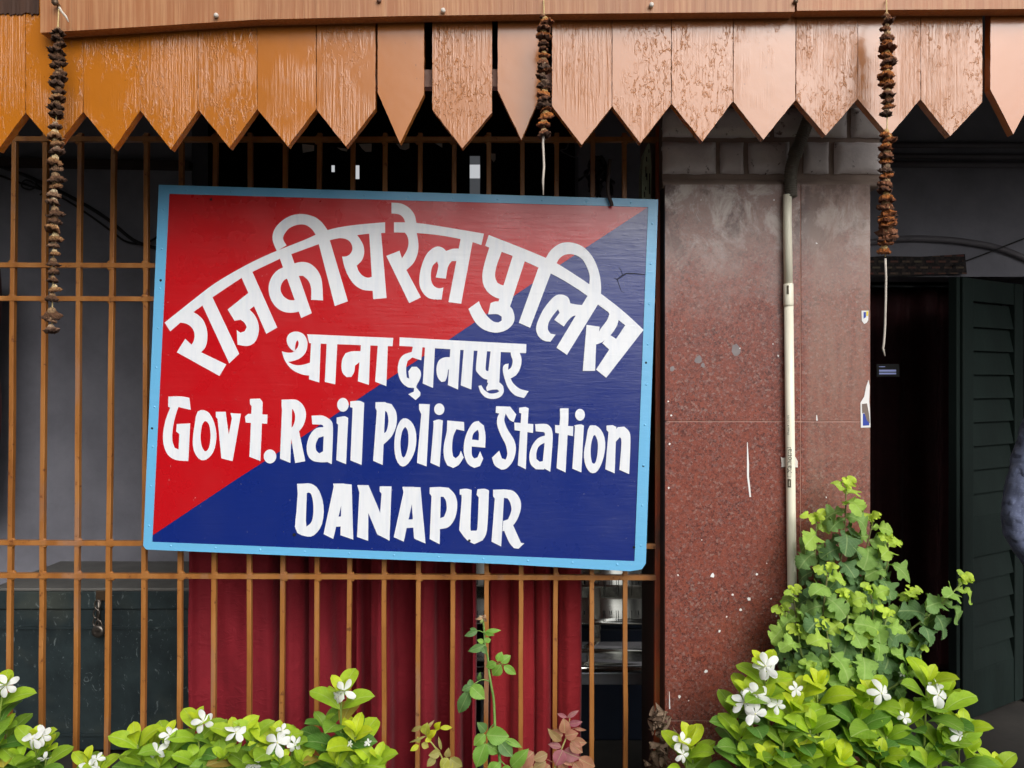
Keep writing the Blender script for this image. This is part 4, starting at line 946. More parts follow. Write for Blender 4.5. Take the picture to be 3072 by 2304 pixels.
m.add(vs, [(5 + i, 6 + i, i + 1, i) for i in range(4)]); m.build("coupling_label", M['ink'], cp)

#@@PART2
# ------------------------------------------------------------------ interior: curtains
def curtain(label, mat, prof, Y, zt, zb, group, seed, flare=0.0, name="curtain"):
    """prof: (px at py 1900, depth offset) across; hangs from zt to zb with folds fading in"""
    r_ = random.Random(seed); X = []
    for i in range(len(prof) - 1):
        (a, da), (b, db) = prof[i], prof[i + 1]; n = max(2, int((b - a) / 7))
        for k in range(n):
            t = k / n; s = t * t * (3 - 2 * t); X.append((a + (b - a) * t, da + (db - da) * s))
    X.append(prof[-1])
    rows = 46; nc = len(X); m = MB(); vs = []; fs = []
    cx = (prof[0][0] + prof[-1][0]) / 2
    for j in range(rows + 1):
        t = j / rows; z = zt + (zb - zt) * t; am = .55 + .45 * t
        for (px, d) in X:
            p = P(px, 1152, Y); x = p.x + (px - cx) / 1000 * flare * (t - .5)
            x += .004 * noise.noise(Vector((px * .012, z * 2.2, seed)))
            y = Y + d * am + .010 * noise.noise(Vector((px * .02, z * 3.0, seed + 5))) + .004 * noise.noise(Vector((px * .05, z * 11, seed + 9)))
            vs.append((x, y, z))
    for j in range(rows):
        for i in range(nc - 1): a = j * nc + i; fs.append((a + nc, a + nc + 1, a + 1, a))
    m.add(vs, fs, smooth=True)
    th = thing(name, P(cx, 1900, Y), label, "curtain", group)
    o = m.build("cloth", mat, th); sm = o.modifiers.new("thick", 'SOLIDIFY'); sm.thickness = .003
    x0, x1 = P(prof[0][0], 0, Y).x, P(prof[-1][0], 0, Y).x
    m = MB(); m.tube([(x0 - .03, Y + .03, zt + .012), (x1 + .03, Y + .03, zt + .012)], .009, 8); m.build("rod", M['dimsteel'], th)
    return th
v, f_ = .15, 0.0
curtain("wide maroon curtain with deep folds hanging behind the bars below the sign", M['cur1'],
        [(562, .03), (572, -.02), (590, .02), (640, .03), (740, .01), (800, .02), (824, v), (838, .02), (866, -.01), (896, .02), (912, v), (926, .0), (955, -.02), (982, .01), (1000, v), (1052, v + .03), (1062, .05), (1066, .05), (1080, v), (1104, v), (1112, .0), (1140, -.02), (1164, .0), (1174, v), (1238, v + .02), (1249, .0), (1275, -.02), (1298, .0), (1306, v), (1340, v), (1350, .01), (1364, 0), (1378, .03), (1386, v), (1410, v), (1417, .01), (1428, .03)], 2.66, 1.72, .05, "red curtains hanging inside the window", 3)
curtain("narrower red curtain hanging between the tall rose stem and the steel bench", M['cur2'],
        [(1466, .06), (1474, .03), (1500, .06), (1528, .07), (1540, .02), (1570, -.01), (1600, .01), (1605, .05), (1610, .01), (1632, -.01), (1650, .02), (1660, v + .03), (1670, v), (1677, .02), (1705, -.01), (1738, .0), (1747, .03)], 2.66, 1.72, .05, "red curtains hanging inside the window", 8)

# ------------------------------------------------------------------ trunk with hasp and padlock
TY = 3.2
tr = thing("metal_trunk", Vector((-1.45, 3.43, 0)), "large dark green-black painted metal trunk with a hanging padlock behind the left bars", "trunk")
zt_, zl = P(0, 1770, TY).z, P(0, 1832, TY).z
m = MB(); m.box(-2.06, -.82, TY + .009, 3.66, .03, zl + .004); m.build("body", M['trunk'], tr, bevel=.006)
m = MB(); m.box(-2.072, -.808, TY - .003, 3.672, zl + .006, zt_ - .004); m.build("lid_rim", M['trunk'], tr, bevel=.004)
m = MB(); m.box(-2.078, -.802, TY - .008, 3.678, zt_ - .003, zt_ + .010); m.build("lid", M['trunk_top'], tr, bevel=.004)
m = MB(); m.box(-2.066, -.814, TY + .001, TY + .010, zl - .075, zl - .066); m.box(-2.066, -.814, TY + .001, TY + .010, .09, .10)
m.build("pressed_ridge", M['trunk'], tr)
h0 = P(303, 1788, TY - .012)
m = MB(); m.box(h0.x - .020, h0.x + .022, TY - .016, TY - .0035, h0.z - .018, h0.z + .022); hb = m.build("hasp", M['iron'], tr, bevel=.003)
m = MB(); cz = h0.z - .055
m.tube([h0 + Vector((0, -.012, -.01)), h0 + Vector((-.002, -.015, -.05)), h0 + Vector((-.004, -.012, -.10))], [.009, .007, .008], 10)
for kk in range(3):
    c = h0 + Vector((-.004 - .003 * kk, -.018, -.03 - .035 * kk)); m.tube([c + Vector((math.cos(a * .5236) * .012, -.003 * (kk % 2), math.sin(a * .5236) * .018)) for a in range(13)], .0034, 8, caps=False)
m.build("hasp_link", M['brass'], tr)
c = P(296, 1893, TY - .03); m = MB()
rows = 10
m.tube([c + Vector((0, y, 0)) for y in (-.012, -.0125, -.010, -.004, .004, .010, .012, .0125)], [.001, .016, .0235, .0262, .0262, .0235, .016, .001], 18); pl = m.build("padlock", M['brass'], tr)
m = MB(); sh = [Vector((math.cos(R(a)) * .013, 0, .022 + math.sin(R(a)) * .02)) for a in range(0, 181, 20)]
m.tube([c + Vector((.013, 0, .012))] + [c + q for q in sh] + [c + Vector((-.013, 0, .012))], .0036, 8); m.build("shackle", M['brass'], tr)

# ------------------------------------------------------------------ steel waiting bench
be = thing("steel_bench", Vector((.35, 3.05, 0)), "polished perforated steel waiting bench behind the bars next to the pillar", "bench")
def sheet(prof, xa, xb, mat, name, par, thick=.003):
    m = MB(); vs = []; n = len(prof)
    for x in (xa, xb): vs += [(x, y, z) for y, z in prof]
    m.add(vs, [(i, n + i, n + i + 1, i + 1) for i in range(n - 1)], smooth=True)
    o = m.build(name, mat, par); s_ = o.modifiers.new("thick", 'SOLIDIFY'); s_.thickness = thick; s_.offset = 1; return o
def pz(py, Y): return P(0, py, Y).z
BY = 3.14
bp = []; y_ = BY + .03; z_ = pz(1648, BY)
for k in range(57):
    py = 1648 + (1874 - 1648) * k / 56; z1_ = pz(py, BY)
    tl = -12 if py < 1682 else (13 + 2.5 * math.sin((py - 1690) / 23)) if py < 1764 else -24 if py < 1802 else (13 + 2.5 * math.sin((py - 1808) / 20)) if py < 1862 else 34
    y_ += math.tan(R(tl)) * (z1_ - z_); z_ = z1_; bp.append((y_, z_))
bp = [(BY + .045, bp[0][1] - .012), (BY + .03, bp[0][1] + .004)] + bp + [(bp[-1][0] + .012, bp[-1][1] - .006)]
bk = sheet(bp, -.20, .62, M['steel'], "backrest", be)
m = MB()
def prof_y(z):
    for i in range(len(bp) - 1):
        if min(bp[i][1], bp[i + 1][1]) <= z <= max(bp[i][1], bp[i + 1][1]) and abs(bp[i][1] - bp[i + 1][1]) > 1e-6:
            t = (z - bp[i][1]) / (bp[i + 1][1] - bp[i][1]); return bp[i][0] + (bp[i + 1][0] - bp[i][0]) * t
    return BY
xs = -.19
for i in range(30):
    xs = -.19 + i * .0265
    for (ya, yb, lo) in ((1742, 1756, 1792), (1836, 1848, 1866)):
        y2 = lo if i % 2 else yb
        z0, z1 = pz(y2, BY), pz(ya, BY); n = 4
        vsq = []
        for k in range(n + 1):
            z = z0 + (z1 - z0) * k / n; y = prof_y(z) - .0045
            vsq += [(xs - .0013, y, z), (xs + .0013, y, z)]
        m.add(vsq, [(2 * k, 2 * k + 1, 2 * k + 3, 2 * k + 2) for k in range(n)])
o_ = m.build("slot_row", M['slot'], be); o_["kind"] = "stuff"
sp = [(3.12, pz(1925, 3.12)), (3.10, pz(1938, 3.10)), (3.05, pz(1955, 3.05)), (2.96, pz(1975, 2.96)), (2.90, pz(1985, 2.90)), (2.862, pz(1997, 2.86)), (2.852, pz(2004, 2.852)), (2.856, pz(2014, 2.856)), (2.87, pz(2018, 2.87))]
sheet(sp, -.20, .60, M['steel'], "seat", be)
m = MB(); m.tube([(-.25, 3.06, pz(1951, 3.06)), (.62, 3.06, pz(1951, 3.06))], .0075, 10); m.build("seat_rod", M['steel'], be)
m = MB(); m.bar((.332, 3.17, .40), (.332, 3.17, pz(1690, 3.17)), .036, .03); m.build("back_post", M['steel'], be, bevel=.004)
m = MB(); m.box(-.25, .62, 3.00, 3.05, .37, .42); m.build("beam", M['dimsteel'], be, bevel=.006)
for sx in (-.1, .80):
    m = MB(); m.tube([(sx, 2.80, .012), (sx, 2.83, .05), (sx, 2.95, .22), (sx, 3.02, .37)], .017, 10); m.build("leg", M['dimsteel'], be)
    m = MB(); m.tube([(sx, 3.28, .012), (sx, 3.25, .05), (sx, 3.13, .22), (sx, 3.03, .37)], .017, 10); m.build("leg", M['dimsteel'], be)

bx = thing("added_dark_box", Vector((.45, 3.5, 0)), "dark blue box added to darken the space under the steel bench", "box")  # box added so that the space under the bench stays dark
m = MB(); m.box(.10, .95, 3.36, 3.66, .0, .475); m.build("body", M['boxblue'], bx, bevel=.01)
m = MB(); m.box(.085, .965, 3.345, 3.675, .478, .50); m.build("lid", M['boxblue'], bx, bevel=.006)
rc = MB(); vs = []
for j in range(21):
    z = P(0, 1545, 3.5).z + (2.0 - P(0, 1545, 3.5).z) * j / 20
    for i in range(9):
        x = -2.6 + (P(14, 0, 3.5).x + 2.6) * i / 8 - (.035 * (1 - j / 6) ** 2 if i == 8 and j < 6 else 0); vs.append((x, 3.5 + .03 * math.sin(i * 2.2) + .01 * math.sin(j * .7 + i), z))
rc.add(vs, [(j * 9 + i, j * 9 + i + 1, j * 9 + i + 10, j * 9 + i + 9) for j in range(20) for i in range(8)], smooth=True)
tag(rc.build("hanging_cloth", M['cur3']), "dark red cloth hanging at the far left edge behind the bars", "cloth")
# ------------------------------------------------------------------ things on the walls and in the dark
for (ya, yb, rr) in ((435, 437, .011), (468, 472, .010), (492, 496, .012)):
    m = MB(); a, b = P(2580, ya, WY - .02), P(3300, yb, WY - .02); m.tube([a, b], rr * 1.3, 8)
    tag(m.build("wall_conduit", M['conduit']), {435: "thin grey conduit along the wall above the doorway, topmost of three", 468: "thin grey conduit above the doorway, between two others", 492: "lowest of the three grey conduits on the wall above the doorway"}[ya], "conduit", "conduits on the wall above the doorway")
m = MB(); m.bar(P(-200, 484, WY - .03), P(572, 497, WY - .03), .036, .05); tag(m.build("wall_rail", M['wood_and_shade']), "dark horizontal rail on the wall behind the left bars, above the cables", "rail")
def cable(label, path, Y, r, group=None, mat='cable', name="cable", n=6):
    m = MB(); m.tube(cr([P(x, y, Y) for x, y in path], n), r, 6); return tag(m.build(name, M[mat]), label, "cable", group)
cable("thick black cable sagging down the left wall from the rail, upper one", [(-60, 480), (60, 520), (150, 560), (230, 600), (320, 655), (400, 720), (470, 745)], WY - .03, .008, "cables sagging on the left wall")
cable("thin black cable sagging lowest along the left wall behind the bars", [(-60, 505), (50, 545), (170, 585), (260, 640), (330, 690), (380, 725), (440, 728), (500, 690)], WY - .025, .005, "cables sagging on the left wall")
cable("coiled black cable loop on the left wall beside the long garland", [(40, 515), (75, 525), (110, 548), (95, 568), (65, 560), (80, 540), (130, 570), (120, 585)], WY - .035, .004, "cables sagging on the left wall")
m = MB()                                                     # arched moulding over the doorway belongs to the wall
ap = cr([Vector((x, y)) for x, y in ((2520, 748), (2610, 727), (2700, 716), (2790, 716), (2890, 724), (2990, 742), (3072, 772), (3200, 830))], 6)
vsq = []
for p in ap:
    for (dy, yy) in ((-9, WY - .002), (-8, WY - .022), (9, WY - .022), (10, WY - .002)): vsq.append(P(p.x, p.y + dy, yy))
m.add(vsq, [(i * 4 + k, i * 4 + k + 1, i * 4 + k + 5, i * 4 + k + 4) for i in range(len(ap) - 1) for k in range(3)], smooth=True)
m.build("arch_moulding", M['conduit'], veranda_wall)
m = MB(); m.prism([(P(a, b, WY - .03).x, P(a, b, WY - .03).z) for a, b in ((2590, 772), (2650, 768), (2760, 770), (2895, 762), (2901, 822), (2800, 822), (2700, 828), (2590, 826))], WY - .03, WY - .024)
tag(m.build("door_banner", M['toran']), "narrow dim reddish patterned cloth banner above the dark doorway", "banner")
cable("thin black wire slanting up from the cloth banner to the right edge", [(2860, 797), (2960, 760), (3072, 716), (3200, 668)], WY - .06, .0035, None, 'cable', "wire")
# grey translucent panes added over the rear opening, lit from behind by the sky
tp = NT("added_translucent_pane"); tl_ = tp.node("ShaderNodeBsdfTranslucent"); tl_.inputs['Color'].default_value = (.30, .31, .33, 1); tp.l.new(tl_.outputs[0], tp.n['Material Output'].inputs['Surface']); M['pane'] = tp.m
m = MB()
for (ya, yb) in ((466, 494), (535, 594)):
    a_, b_ = P(1409, ya, FY + .05), P(1441, yb, FY + .05); m.add([(a_.x, FY + .05, b_.z), (b_.x, FY + .05, b_.z), (b_.x, FY + .05, a_.z), (a_.x, FY + .05, a_.z)], [(0, 1, 2, 3)])
m.build('added_backlit_pane', M['pane'], rear_wall)
for i, pts in enumerate(([(906, 432), (942, 436), (942, 452), (908, 458)], [(1010, 442), (1042, 446), (1040, 454), (1022, 450)], [(1076, 432), (1115, 431), (1114, 455), (1096, 455), (1086, 446)], [(1188, 431), (1228, 430), (1228, 444), (1215, 450), (1200, 446)], [(1306, 430), (1327, 430), (1327, 443)], [(1474, 460), (1487, 461), (1487, 478), (1481, 487), (1474, 476)])):
    m = MB(); m.prism([(P(a, b, 2.9).x, P(a, b, 2.9).z) for a, b in pts], 2.9, 2.903)
    tag(m.build("tin_flap", M['putty']), "small bent grey tin flap hanging in the dark just above the sign", "metal flap", "tin flaps hanging in the dark above the sign")
# green timber post, twig, cable tangle at the sign's upper right corner
m = MB(); col1, col2 = lin(186, 198, 168)[:3], lin(46, 44, 42)[:3]
pts = [(1943, 434), (1948, 424), (1951, 454), (1955, 501), (1953, 560), (1950, 800), (1926, 800), (1926, 560), (1927, 501), (1934, 454)]
m.prism([(P(a, b, 2.45).x, P(a, b, 2.45).z) for a, b in pts], 2.45, 2.51, col=col1); tg = m.build("timber_post", M['green_wood'])
tag(tg, "weathered post of peeling pale green timber at the top left of the pillar", "post")
m = MB()
for (x, y, h) in ((1940, 470, 14), (1938, 500, 30), (1941, 520, 20), (1937, 560, 10), (1934, 575, 16), (1947, 448, 10), (1949, 520, 60)):
    p = P(x, y, 2.449); m.box(p.x - .0016, p.x + .0012, 2.4488, 2.4496, p.z - h * .00105, p.z)
m.build("paint_crack", M['slot'], tg)
cable("bent brown twig hanging down over the top edge of the sign near its right corner", [(1830, 478), (1826, 520), (1823, 560), (1826, 588), (1832, 604), (1836, 618)], 2.318, .0055, None, 'wood_and_shade', "twig")
m = MB(); r_ = random.Random(4)
for k in range(16):
    x, y = 1790 + r_.uniform(-10, 12), 470; path = []
    for j in range(7): path.append(P(x, y, 2.47 + r_.uniform(-.02, .02))); x += r_.uniform(-16, 15); y += r_.uniform(8, 26)
    m.tube(cr(path, 4), r_.uniform(.003, .007), 6)
tag(m.build("cable_tangle", M['cable']), "black tangle of old cables hanging behind the bars above the sign's right end", "cables")
cable("thin looping wire hanging at the top bars above the sign, right of the middle garland", [(1662, 440), (1668, 420), (1690, 412), (1705, 425), (1698, 446), (1682, 452), (1725, 472), (1735, 455), (1744, 432)], 2.44, .0016, None, 'conduit', "wire")

# ------------------------------------------------------------------ doorway: curtain, notice, shutter leaf
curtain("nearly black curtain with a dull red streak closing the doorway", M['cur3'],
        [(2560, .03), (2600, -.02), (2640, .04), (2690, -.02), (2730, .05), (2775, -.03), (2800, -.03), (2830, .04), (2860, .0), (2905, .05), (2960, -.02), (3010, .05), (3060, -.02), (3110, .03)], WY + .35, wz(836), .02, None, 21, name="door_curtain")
nt = thing("paper_notice", P(2663, 1112, WY - .05), "tiny pale blue striped paper notice in the dark doorway", "notice")
m = MB(); p0, p1 = P(2630, 1130, WY - .05), P(2698, 1092, WY - .05); m.box(p0.x, p1.x, WY - .05, WY - .048, p0.z, p1.z); m.build("card", M['slot'], nt)
m = MB()
for (xa, xb, ya, yb) in ((2637, 2688, 1109, 1115), (2637, 2688, 1118, 1123), (2637, 2655, 1099, 1101)):
    p0, p1 = P(xa, yb, WY - .05), P(xb, ya, WY - .05); m.box(p0.x, p1.x, WY - .0515, WY - .0505, p0.z, p1.z)
o_ = m.build("printed_stripes", M['pstripe'], nt)
sl = thing("shutter_door", Vector((1.957, 3.47, 0)), "dark green louvred wooden door shutter standing ajar at the right of the doorway", "door")
La, Lb = Vector((1.957, 3.47, 0)), Vector((2.39, 3.738, 0)); ux = (Lb - La).normalized(); un = Vector((ux.y, -ux.x, 0)); Ln = (Lb - La).length
def leafbox(m, u0, u1, z0, z1, d0, d1, tilt=0):
    """box on the door leaf: u along it, d in front of it, tilt pushes the lower edge out"""
    vs = []
    for z in (z0, z1):
        for d in (d0, d1):
            for u in (u0, u1):
                q = La + ux * u + un * (d + (tilt if z == z0 else 0)); vs.append((q.x, q.y, z))
    m.add(vs, [(0, 1, 3, 2), (4, 6, 7, 5), (0, 4, 5, 1), (2, 3, 7, 6), (0, 2, 6, 4), (1, 5, 7, 3)])
zb_, zT = .03, 1.965
for (u0, u1, nm) in ((0, .085, "stile"), (Ln - .075, Ln, "stile")):
    m = MB(); leafbox(m, u0, u1, zb_, zT, -.04, 0); m.build(nm, M['shutter'], sl, bevel=.004)
for (z0, z1) in ((zb_, .235), (.735, .915), (zT - .1, zT)):
    m = MB(); leafbox(m, .086, Ln - .076, z0, z1, -.036, -.004); m.build("rail", M['shutter'], sl, bevel=.003)
for (z0, z1, n) in ((.236, .734, 5), (.916, zT - .101, 9)):
    m = MB(); h = (z1 - z0) / n
    for k in range(n): leafbox(m, .084, Ln - .074, z0 + k * h - .006, z0 + (k + 1) * h - .002, -.038, -.028, .022)
    m.build("louvre_panel", M['shutter'], sl)
m = MB(); leafbox(m, -.028, -.002, zb_, zT, -.05, -.012); m.build("closing_strip", M['shutter'], sl, bevel=.003)

# ------------------------------------------------------------------ person at the right edge
pe = thing("person", Vector((2.03, 2.78, 0)), "person in a navy patterned long-sleeved shirt, elbow bent, hand in pocket, at the right edge", "person")
def skin(name, joints, edges, mat, parent, sub=2):
    me = bpy.data.meshes.new(name); o0 = Vector(parent.location)
    me.from_pydata([Vector(j[0]) - o0 for j in joints], edges, []); o = link(name, me, mat, parent)
    s_ = o.modifiers.new("skin", 'SKIN'); s_.use_smooth_shade = True
    for i, j in enumerate(joints):
        r_ = j[1]; me.skin_vertices[0].data[i].radius = r_ if isinstance(r_, tuple) else (r_, r_)
    me.skin_vertices[0].data[0].use_root = True
    b_ = o.modifiers.new("sub", 'SUBSURF'); b_.levels = sub; b_.render_levels = sub
    return o
PXc, PYc = 2.03, 2.78
eb = P(3050, 1602, 2.74)
def pp(dx, dy, z): return (PXc + dx, PYc + dy, z)
body_j = [(pp(0, 0, .92), (.15, .10)), (pp(0, 0, 1.08), (.135, .095)), (pp(0, 0, 1.25), (.15, .10)), (pp(0, .01, 1.38), (.10, .08)), (pp(0, 0, 1.46), (.052, .052)), (pp(0, -.01, 1.56), (.07, .085)), (pp(0, -.01, 1.66), (.072, .088)), (pp(0, .0, 1.715), (.045, .055)),
          (pp(-.18, .01, 1.375), (.062, .062)), ((eb.x + .012, eb.y, eb.z + .006), (.034, .034)), (pp(-.20, -.10, .85), (.030, .030)), (pp(-.17, -.11, .80), (.036, .024)), (pp(-.165, -.11, .74), (.03, .018)),
          (pp(.18, .01, 1.375), (.062, .062)), (pp(.29, .04, 1.06), (.042, .042)), (pp(.20, -.08, .86), (.034, .034)), (pp(.18, -.10, .80), (.038, .024)), (pp(.17, -.10, .74), (.03, .018)),
          (pp(-.10, 0, .84), (.09, .095)), (pp(-.105, -.01, .48), (.06, .065)), (pp(-.11, .02, .09), (.042, .045)), (pp(-.115, -.13, .04), (.04, .03)),
          (pp(.10, 0, .84), (.09, .095)), (pp(.105, -.01, .48), (.06, .065)), (pp(.11, .02, .09), (.042, .045)), (pp(.115, -.13, .04), (.04, .03))]
body_e = [(0, 1), (1, 2), (2, 3), (3, 4), (4, 5), (5, 6), (6, 7), (3, 8), (8, 9), (9, 10), (10, 11), (11, 12), (3, 13), (13, 14), (14, 15), (15, 16), (16, 17), (0, 18), (18, 19), (19, 20), (20, 21), (0, 22), (22, 23), (23, 24), (24, 25)]
skin("body", body_j, body_e, M['skin'], pe)
def up(j, k): return (j[0], tuple(x * k + .008 for x in j[1]))
mid1 = tuple((Vector(body_j[8][0]) * .5 + Vector(body_j[9][0]) * .5) + Vector((-.006, 0, 0)))
shirt_j = [(pp(0, 0, .86), (.175, .125)), (pp(0, 0, 1.06), (.165, .12)), (pp(0, 0, 1.25), (.172, .12)), (pp(0, .01, 1.385), (.12, .095)), (pp(0, .005, 1.43), (.066, .066)),
           (pp(-.165, .01, 1.36), (.082, .082)), (mid1, (.072, .072)), ((eb.x + .014, eb.y, eb.z + .07), (.066, .062)), ((eb.x - .002, eb.y - .004, eb.z - .002), (.056, .056)), (((eb.x + PXc - .2) / 2, eb.y - .04, (eb.z + .85) / 2 - .01), (.055, .055)), (pp(-.20, -.10, .845), (.048, .048)),
           (pp(.18, .01, 1.37), (.082, .082)), (pp(.235, .025, 1.2), (.07, .07)), (pp(.29, .04, 1.06), (.06, .06)), (pp(.22, -.06, .92), (.05, .05)), (pp(.20, -.08, .855), (.044, .044))]
sho = skin("shirt", shirt_j, [(0, 1), (1, 2), (2, 3), (3, 4), (3, 5), (5, 6), (6, 7), (7, 8), (8, 9), (9, 10), (3, 11), (11, 12), (12, 13), (13, 14), (14, 15)], M['shirt'], pe, 3)
tx = bpy.data.textures.new("cloth_creases", 'CLOUDS'); tx.noise_scale = .055; tx.noise_depth = 3
dm = sho.modifiers.new("creases", 'DISPLACE'); dm.texture = tx; dm.strength = .020; dm.mid_level = .5; dm.texture_coords = 'LOCAL'
skin("trousers", [(pp(0, 0, .90), (.165, .115)), (pp(-.10, 0, .82), (.105, .11)), (pp(-.108, -.01, .48), (.078, .082)), (pp(-.11, .02, .10), (.068, .072)), (pp(.10, 0, .82), (.105, .11)), (pp(.108, -.01, .48), (.078, .082)), (pp(.11, .02, .10), (.068, .072))], [(0, 1), (1, 2), (2, 3), (0, 4), (4, 5), (5, 6)], M['trouser'], pe)
for s in (-1, 1):
    skin("shoe", [(pp(s * .11, .06, .045), (.045, .042)), (pp(s * .113, -.06, .04), (.048, .036)), (pp(s * .118, -.19, .032), (.044, .028))], [(0, 1), (1, 2)], M['shoe'], pe)
skin("hair", [(pp(0, .03, 1.60), (.075, .075)), (pp(0, .02, 1.69), (.083, .088)), (pp(0, -.01, 1.735), (.06, .075))], [(0, 1), (1, 2)], M['hair'], pe)
m = MB()
for s in (-1, 1):
    c = Vector(pp(s * .032, -.088, 1.615)); m.tube([c + Vector((0, y, 0)) for y in (-.007, -.004, .004)], [.003, .009, .011], 8)
m.build("eyes", M['paper'], pe)
m = MB(); m.tube([pp(0, -.085, 1.625), pp(0, -.105, 1.59), pp(0, -.112, 1.578), pp(0, -.09, 1.568)], [.008, .012, .016, .01], 8)
m.tube([pp(-.026, -.086, 1.535), pp(0, -.095, 1.533), pp(.026, -.086, 1.535)], [.004, .008, .004], 8); m.build("nose_and_mouth", M['skin'], pe)
for s in (-1, 1):
    m = MB(); m.tube([pp(s * .072, .0, 1.635), pp(s * .085, .008, 1.61), pp(s * .074, .0, 1.575)], [.006, .014, .007], 8); m.build("ear", M['skin'], pe)

# ------------------------------------------------------------------ plants
def prof_ob(t): return max(.0, math.sin(math.pi * min(1, t) ** 1.38)) ** (.52 if t > .5 else .72) * (1 if t > .12 else .35 + 5 * t)
def prof_ro(t): return max(0., math.sin(math.pi * t ** .82)) ** .85 * (1 if t < .8 else 1 - (t - .8) * .9)
_mum = [(0, .05), (.10, .07), (.15, .26), (.19, .50), (.23, .62), (.26, .58), (.29, .64), (.33, .52), (.37, .40), (.41, .60), (.46, .88), (.50, .98), (.53, .92), (.57, 1.0), (.62, .86), (.66, .56), (.70, .50), (.74, .68), (.79, .78), (.82, .72), (.86, .74), (.90, .60), (.93, .58), (.97, .40), (1, .10)]
def prof_mu(t):
    for i in range(len(_mum) - 1):
        if _mum[i][0] <= t <= _mum[i + 1][0]:
            f = (t - _mum[i][0]) / (_mum[i + 1][0] - _mum[i][0]); f = f * f * (3 - 2 * f); return (_mum[i][1] * (1 - f) + _mum[i + 1][1] * f) * (1 + .07 * math.sin(t * 95))
    return .04
def leaf(mb, base, d, up, L, W, prof, tone, r_, curl=.35, fold=.25, rows=9, droop=.25, wave=.05, ser=0):
    d = Vector(d).normalized(); n = Vector(up); n = n - d * n.dot(d)
    if n.length < 1e-3: n = Vector((0, -1, .3)) - d * Vector((0, -1, .3)).dot(d)
    n.normalize(); s = d.cross(n)
    ts = [i / 40 for i in range(41)] if prof is prof_mu else [i / rows for i in range(rows + 1)]
    cols = (-1, -.5, 0, .5, 1); vs = []; uv = []; ph = r_.uniform(0, 6.28)
    for ti, t in enumerate(ts):
        w = prof(t)
        if ser and 0 < ti < len(ts) - 1: w *= 1 + ser * (1 if ti % 2 else -1)
        h = curl * L * (math.sin(t * math.pi * .8) * .5) - droop * L * t * t
        for c in cols:
            p = Vector(base) + d * (L * t) + n * (h + fold * W * .5 * w * abs(c) + wave * W * math.sin(t * 9 + ph + c * 1.5) * abs(c)) + s * (c * w * W * .5)
            vs.append(p); uv.append((.5 + .5 * c * w, t))
    nc = len(cols)
    fs = [(i * nc + k, i * nc + k + 1, (i + 1) * nc + k + 1, (i + 1) * nc + k) for i in range(len(ts) - 1) for k in range(nc - 1)]
    mb.add(vs, fs, uv=uv, col=tone, smooth=True)
def tonemix(a, b, t, r_, j=.12):
    f = 1 + r_.uniform(-j, j); return tuple((a[i] * (1 - t) + b[i] * t) * f for i in range(3))
YNG, MIDG, OLDG = lin(210, 222, 44)[:3], lin(172, 204, 50)[:3], lin(96, 142, 58)[:3]
def petal_mesh(seed):
    m = MB(); q_ = random.Random(seed); missing = seed == 3
    for k in range(5):
        if missing and k == 2: continue
        dr, ln, tw = q_.uniform(-.25, .55), q_.uniform(.82, 1.08), q_.uniform(-.25, .25)
        a = 2 * math.pi * k / 5 + q_.uniform(-.14, .14); ca, sa = math.cos(a), math.sin(a); vs = []; rows_ = 6
        for i in range(rows_ + 1):
            t = i / rows_; w = .10 + .80 * math.sin(math.pi * min(1, t ** 1.1 * .80 + .02)) ** 1.2 if t < 1 else .34
            w *= .62
            if i == rows_: w = .30
            for c in (-1, -.5, 0, .5, 1):
                x, y = (.06 + t * .94 - .06 * abs(c) * t * t) * ln, c * w * .5 + .10 * t * t
                z = .05 * t - (.12 + dr) * t * t + (.03 + tw) * c * t * .8 - .05 * abs(c)
                vs.append((x * ca - y * sa, x * sa + y * ca, z + .02 * (k % 2)))
        m.add(vs, [(i * 5 + q, i * 5 + q + 1, (i + 1) * 5 + q + 1, (i + 1) * 5 + q) for i in range(rows_) for q in range(4)], smooth=True)
    return m
flower_src = [None, None]
FR = .0310
def add_flower(parent, loc, nrm, size, r_, centre=True):
    if flower_src[0] is None:
        flower_src[0] = []
        for sd in range(7):
            f = petal_mesh(sd).build("flower", M['petal']); flower_src[0].append(f.data); bpy.data.objects.remove(f)
        m = MB(); m.tube([(0, 0, -.02), (0, 0, .035), (0, 0, .05)], [.055, .055, .02], 8); m.tube([(0, 0, -.5), (0, 0, -.02)], [.03, .05], 6)
        e = m.build("flower_eye", M['eye']); flower_src[1] = e.data; bpy.data.objects.remove(e)
    f = bpy.data.objects.new("flower", flower_src[0][r_.randrange(7)]); C.objects.link(f); f.parent = parent
    f.location = Vector(loc) - Vector(parent.location); q = (Vector(nrm) + Vector((r_.uniform(-.35, .35), 0, r_.uniform(-.3, .3)))).to_track_quat('Z', 'Y')
    f.rotation_mode = 'QUATERNION'; f.rotation_quaternion = q @ Matrix.Rotation(r_.uniform(0, 6.28), 3, 'Z').to_quaternion()
    s = size * FR; f.scale = (s, s, s)
    e = bpy.data.objects.new("flower_eye", flower_src[1]); C.objects.link(e); e.parent = f; return f
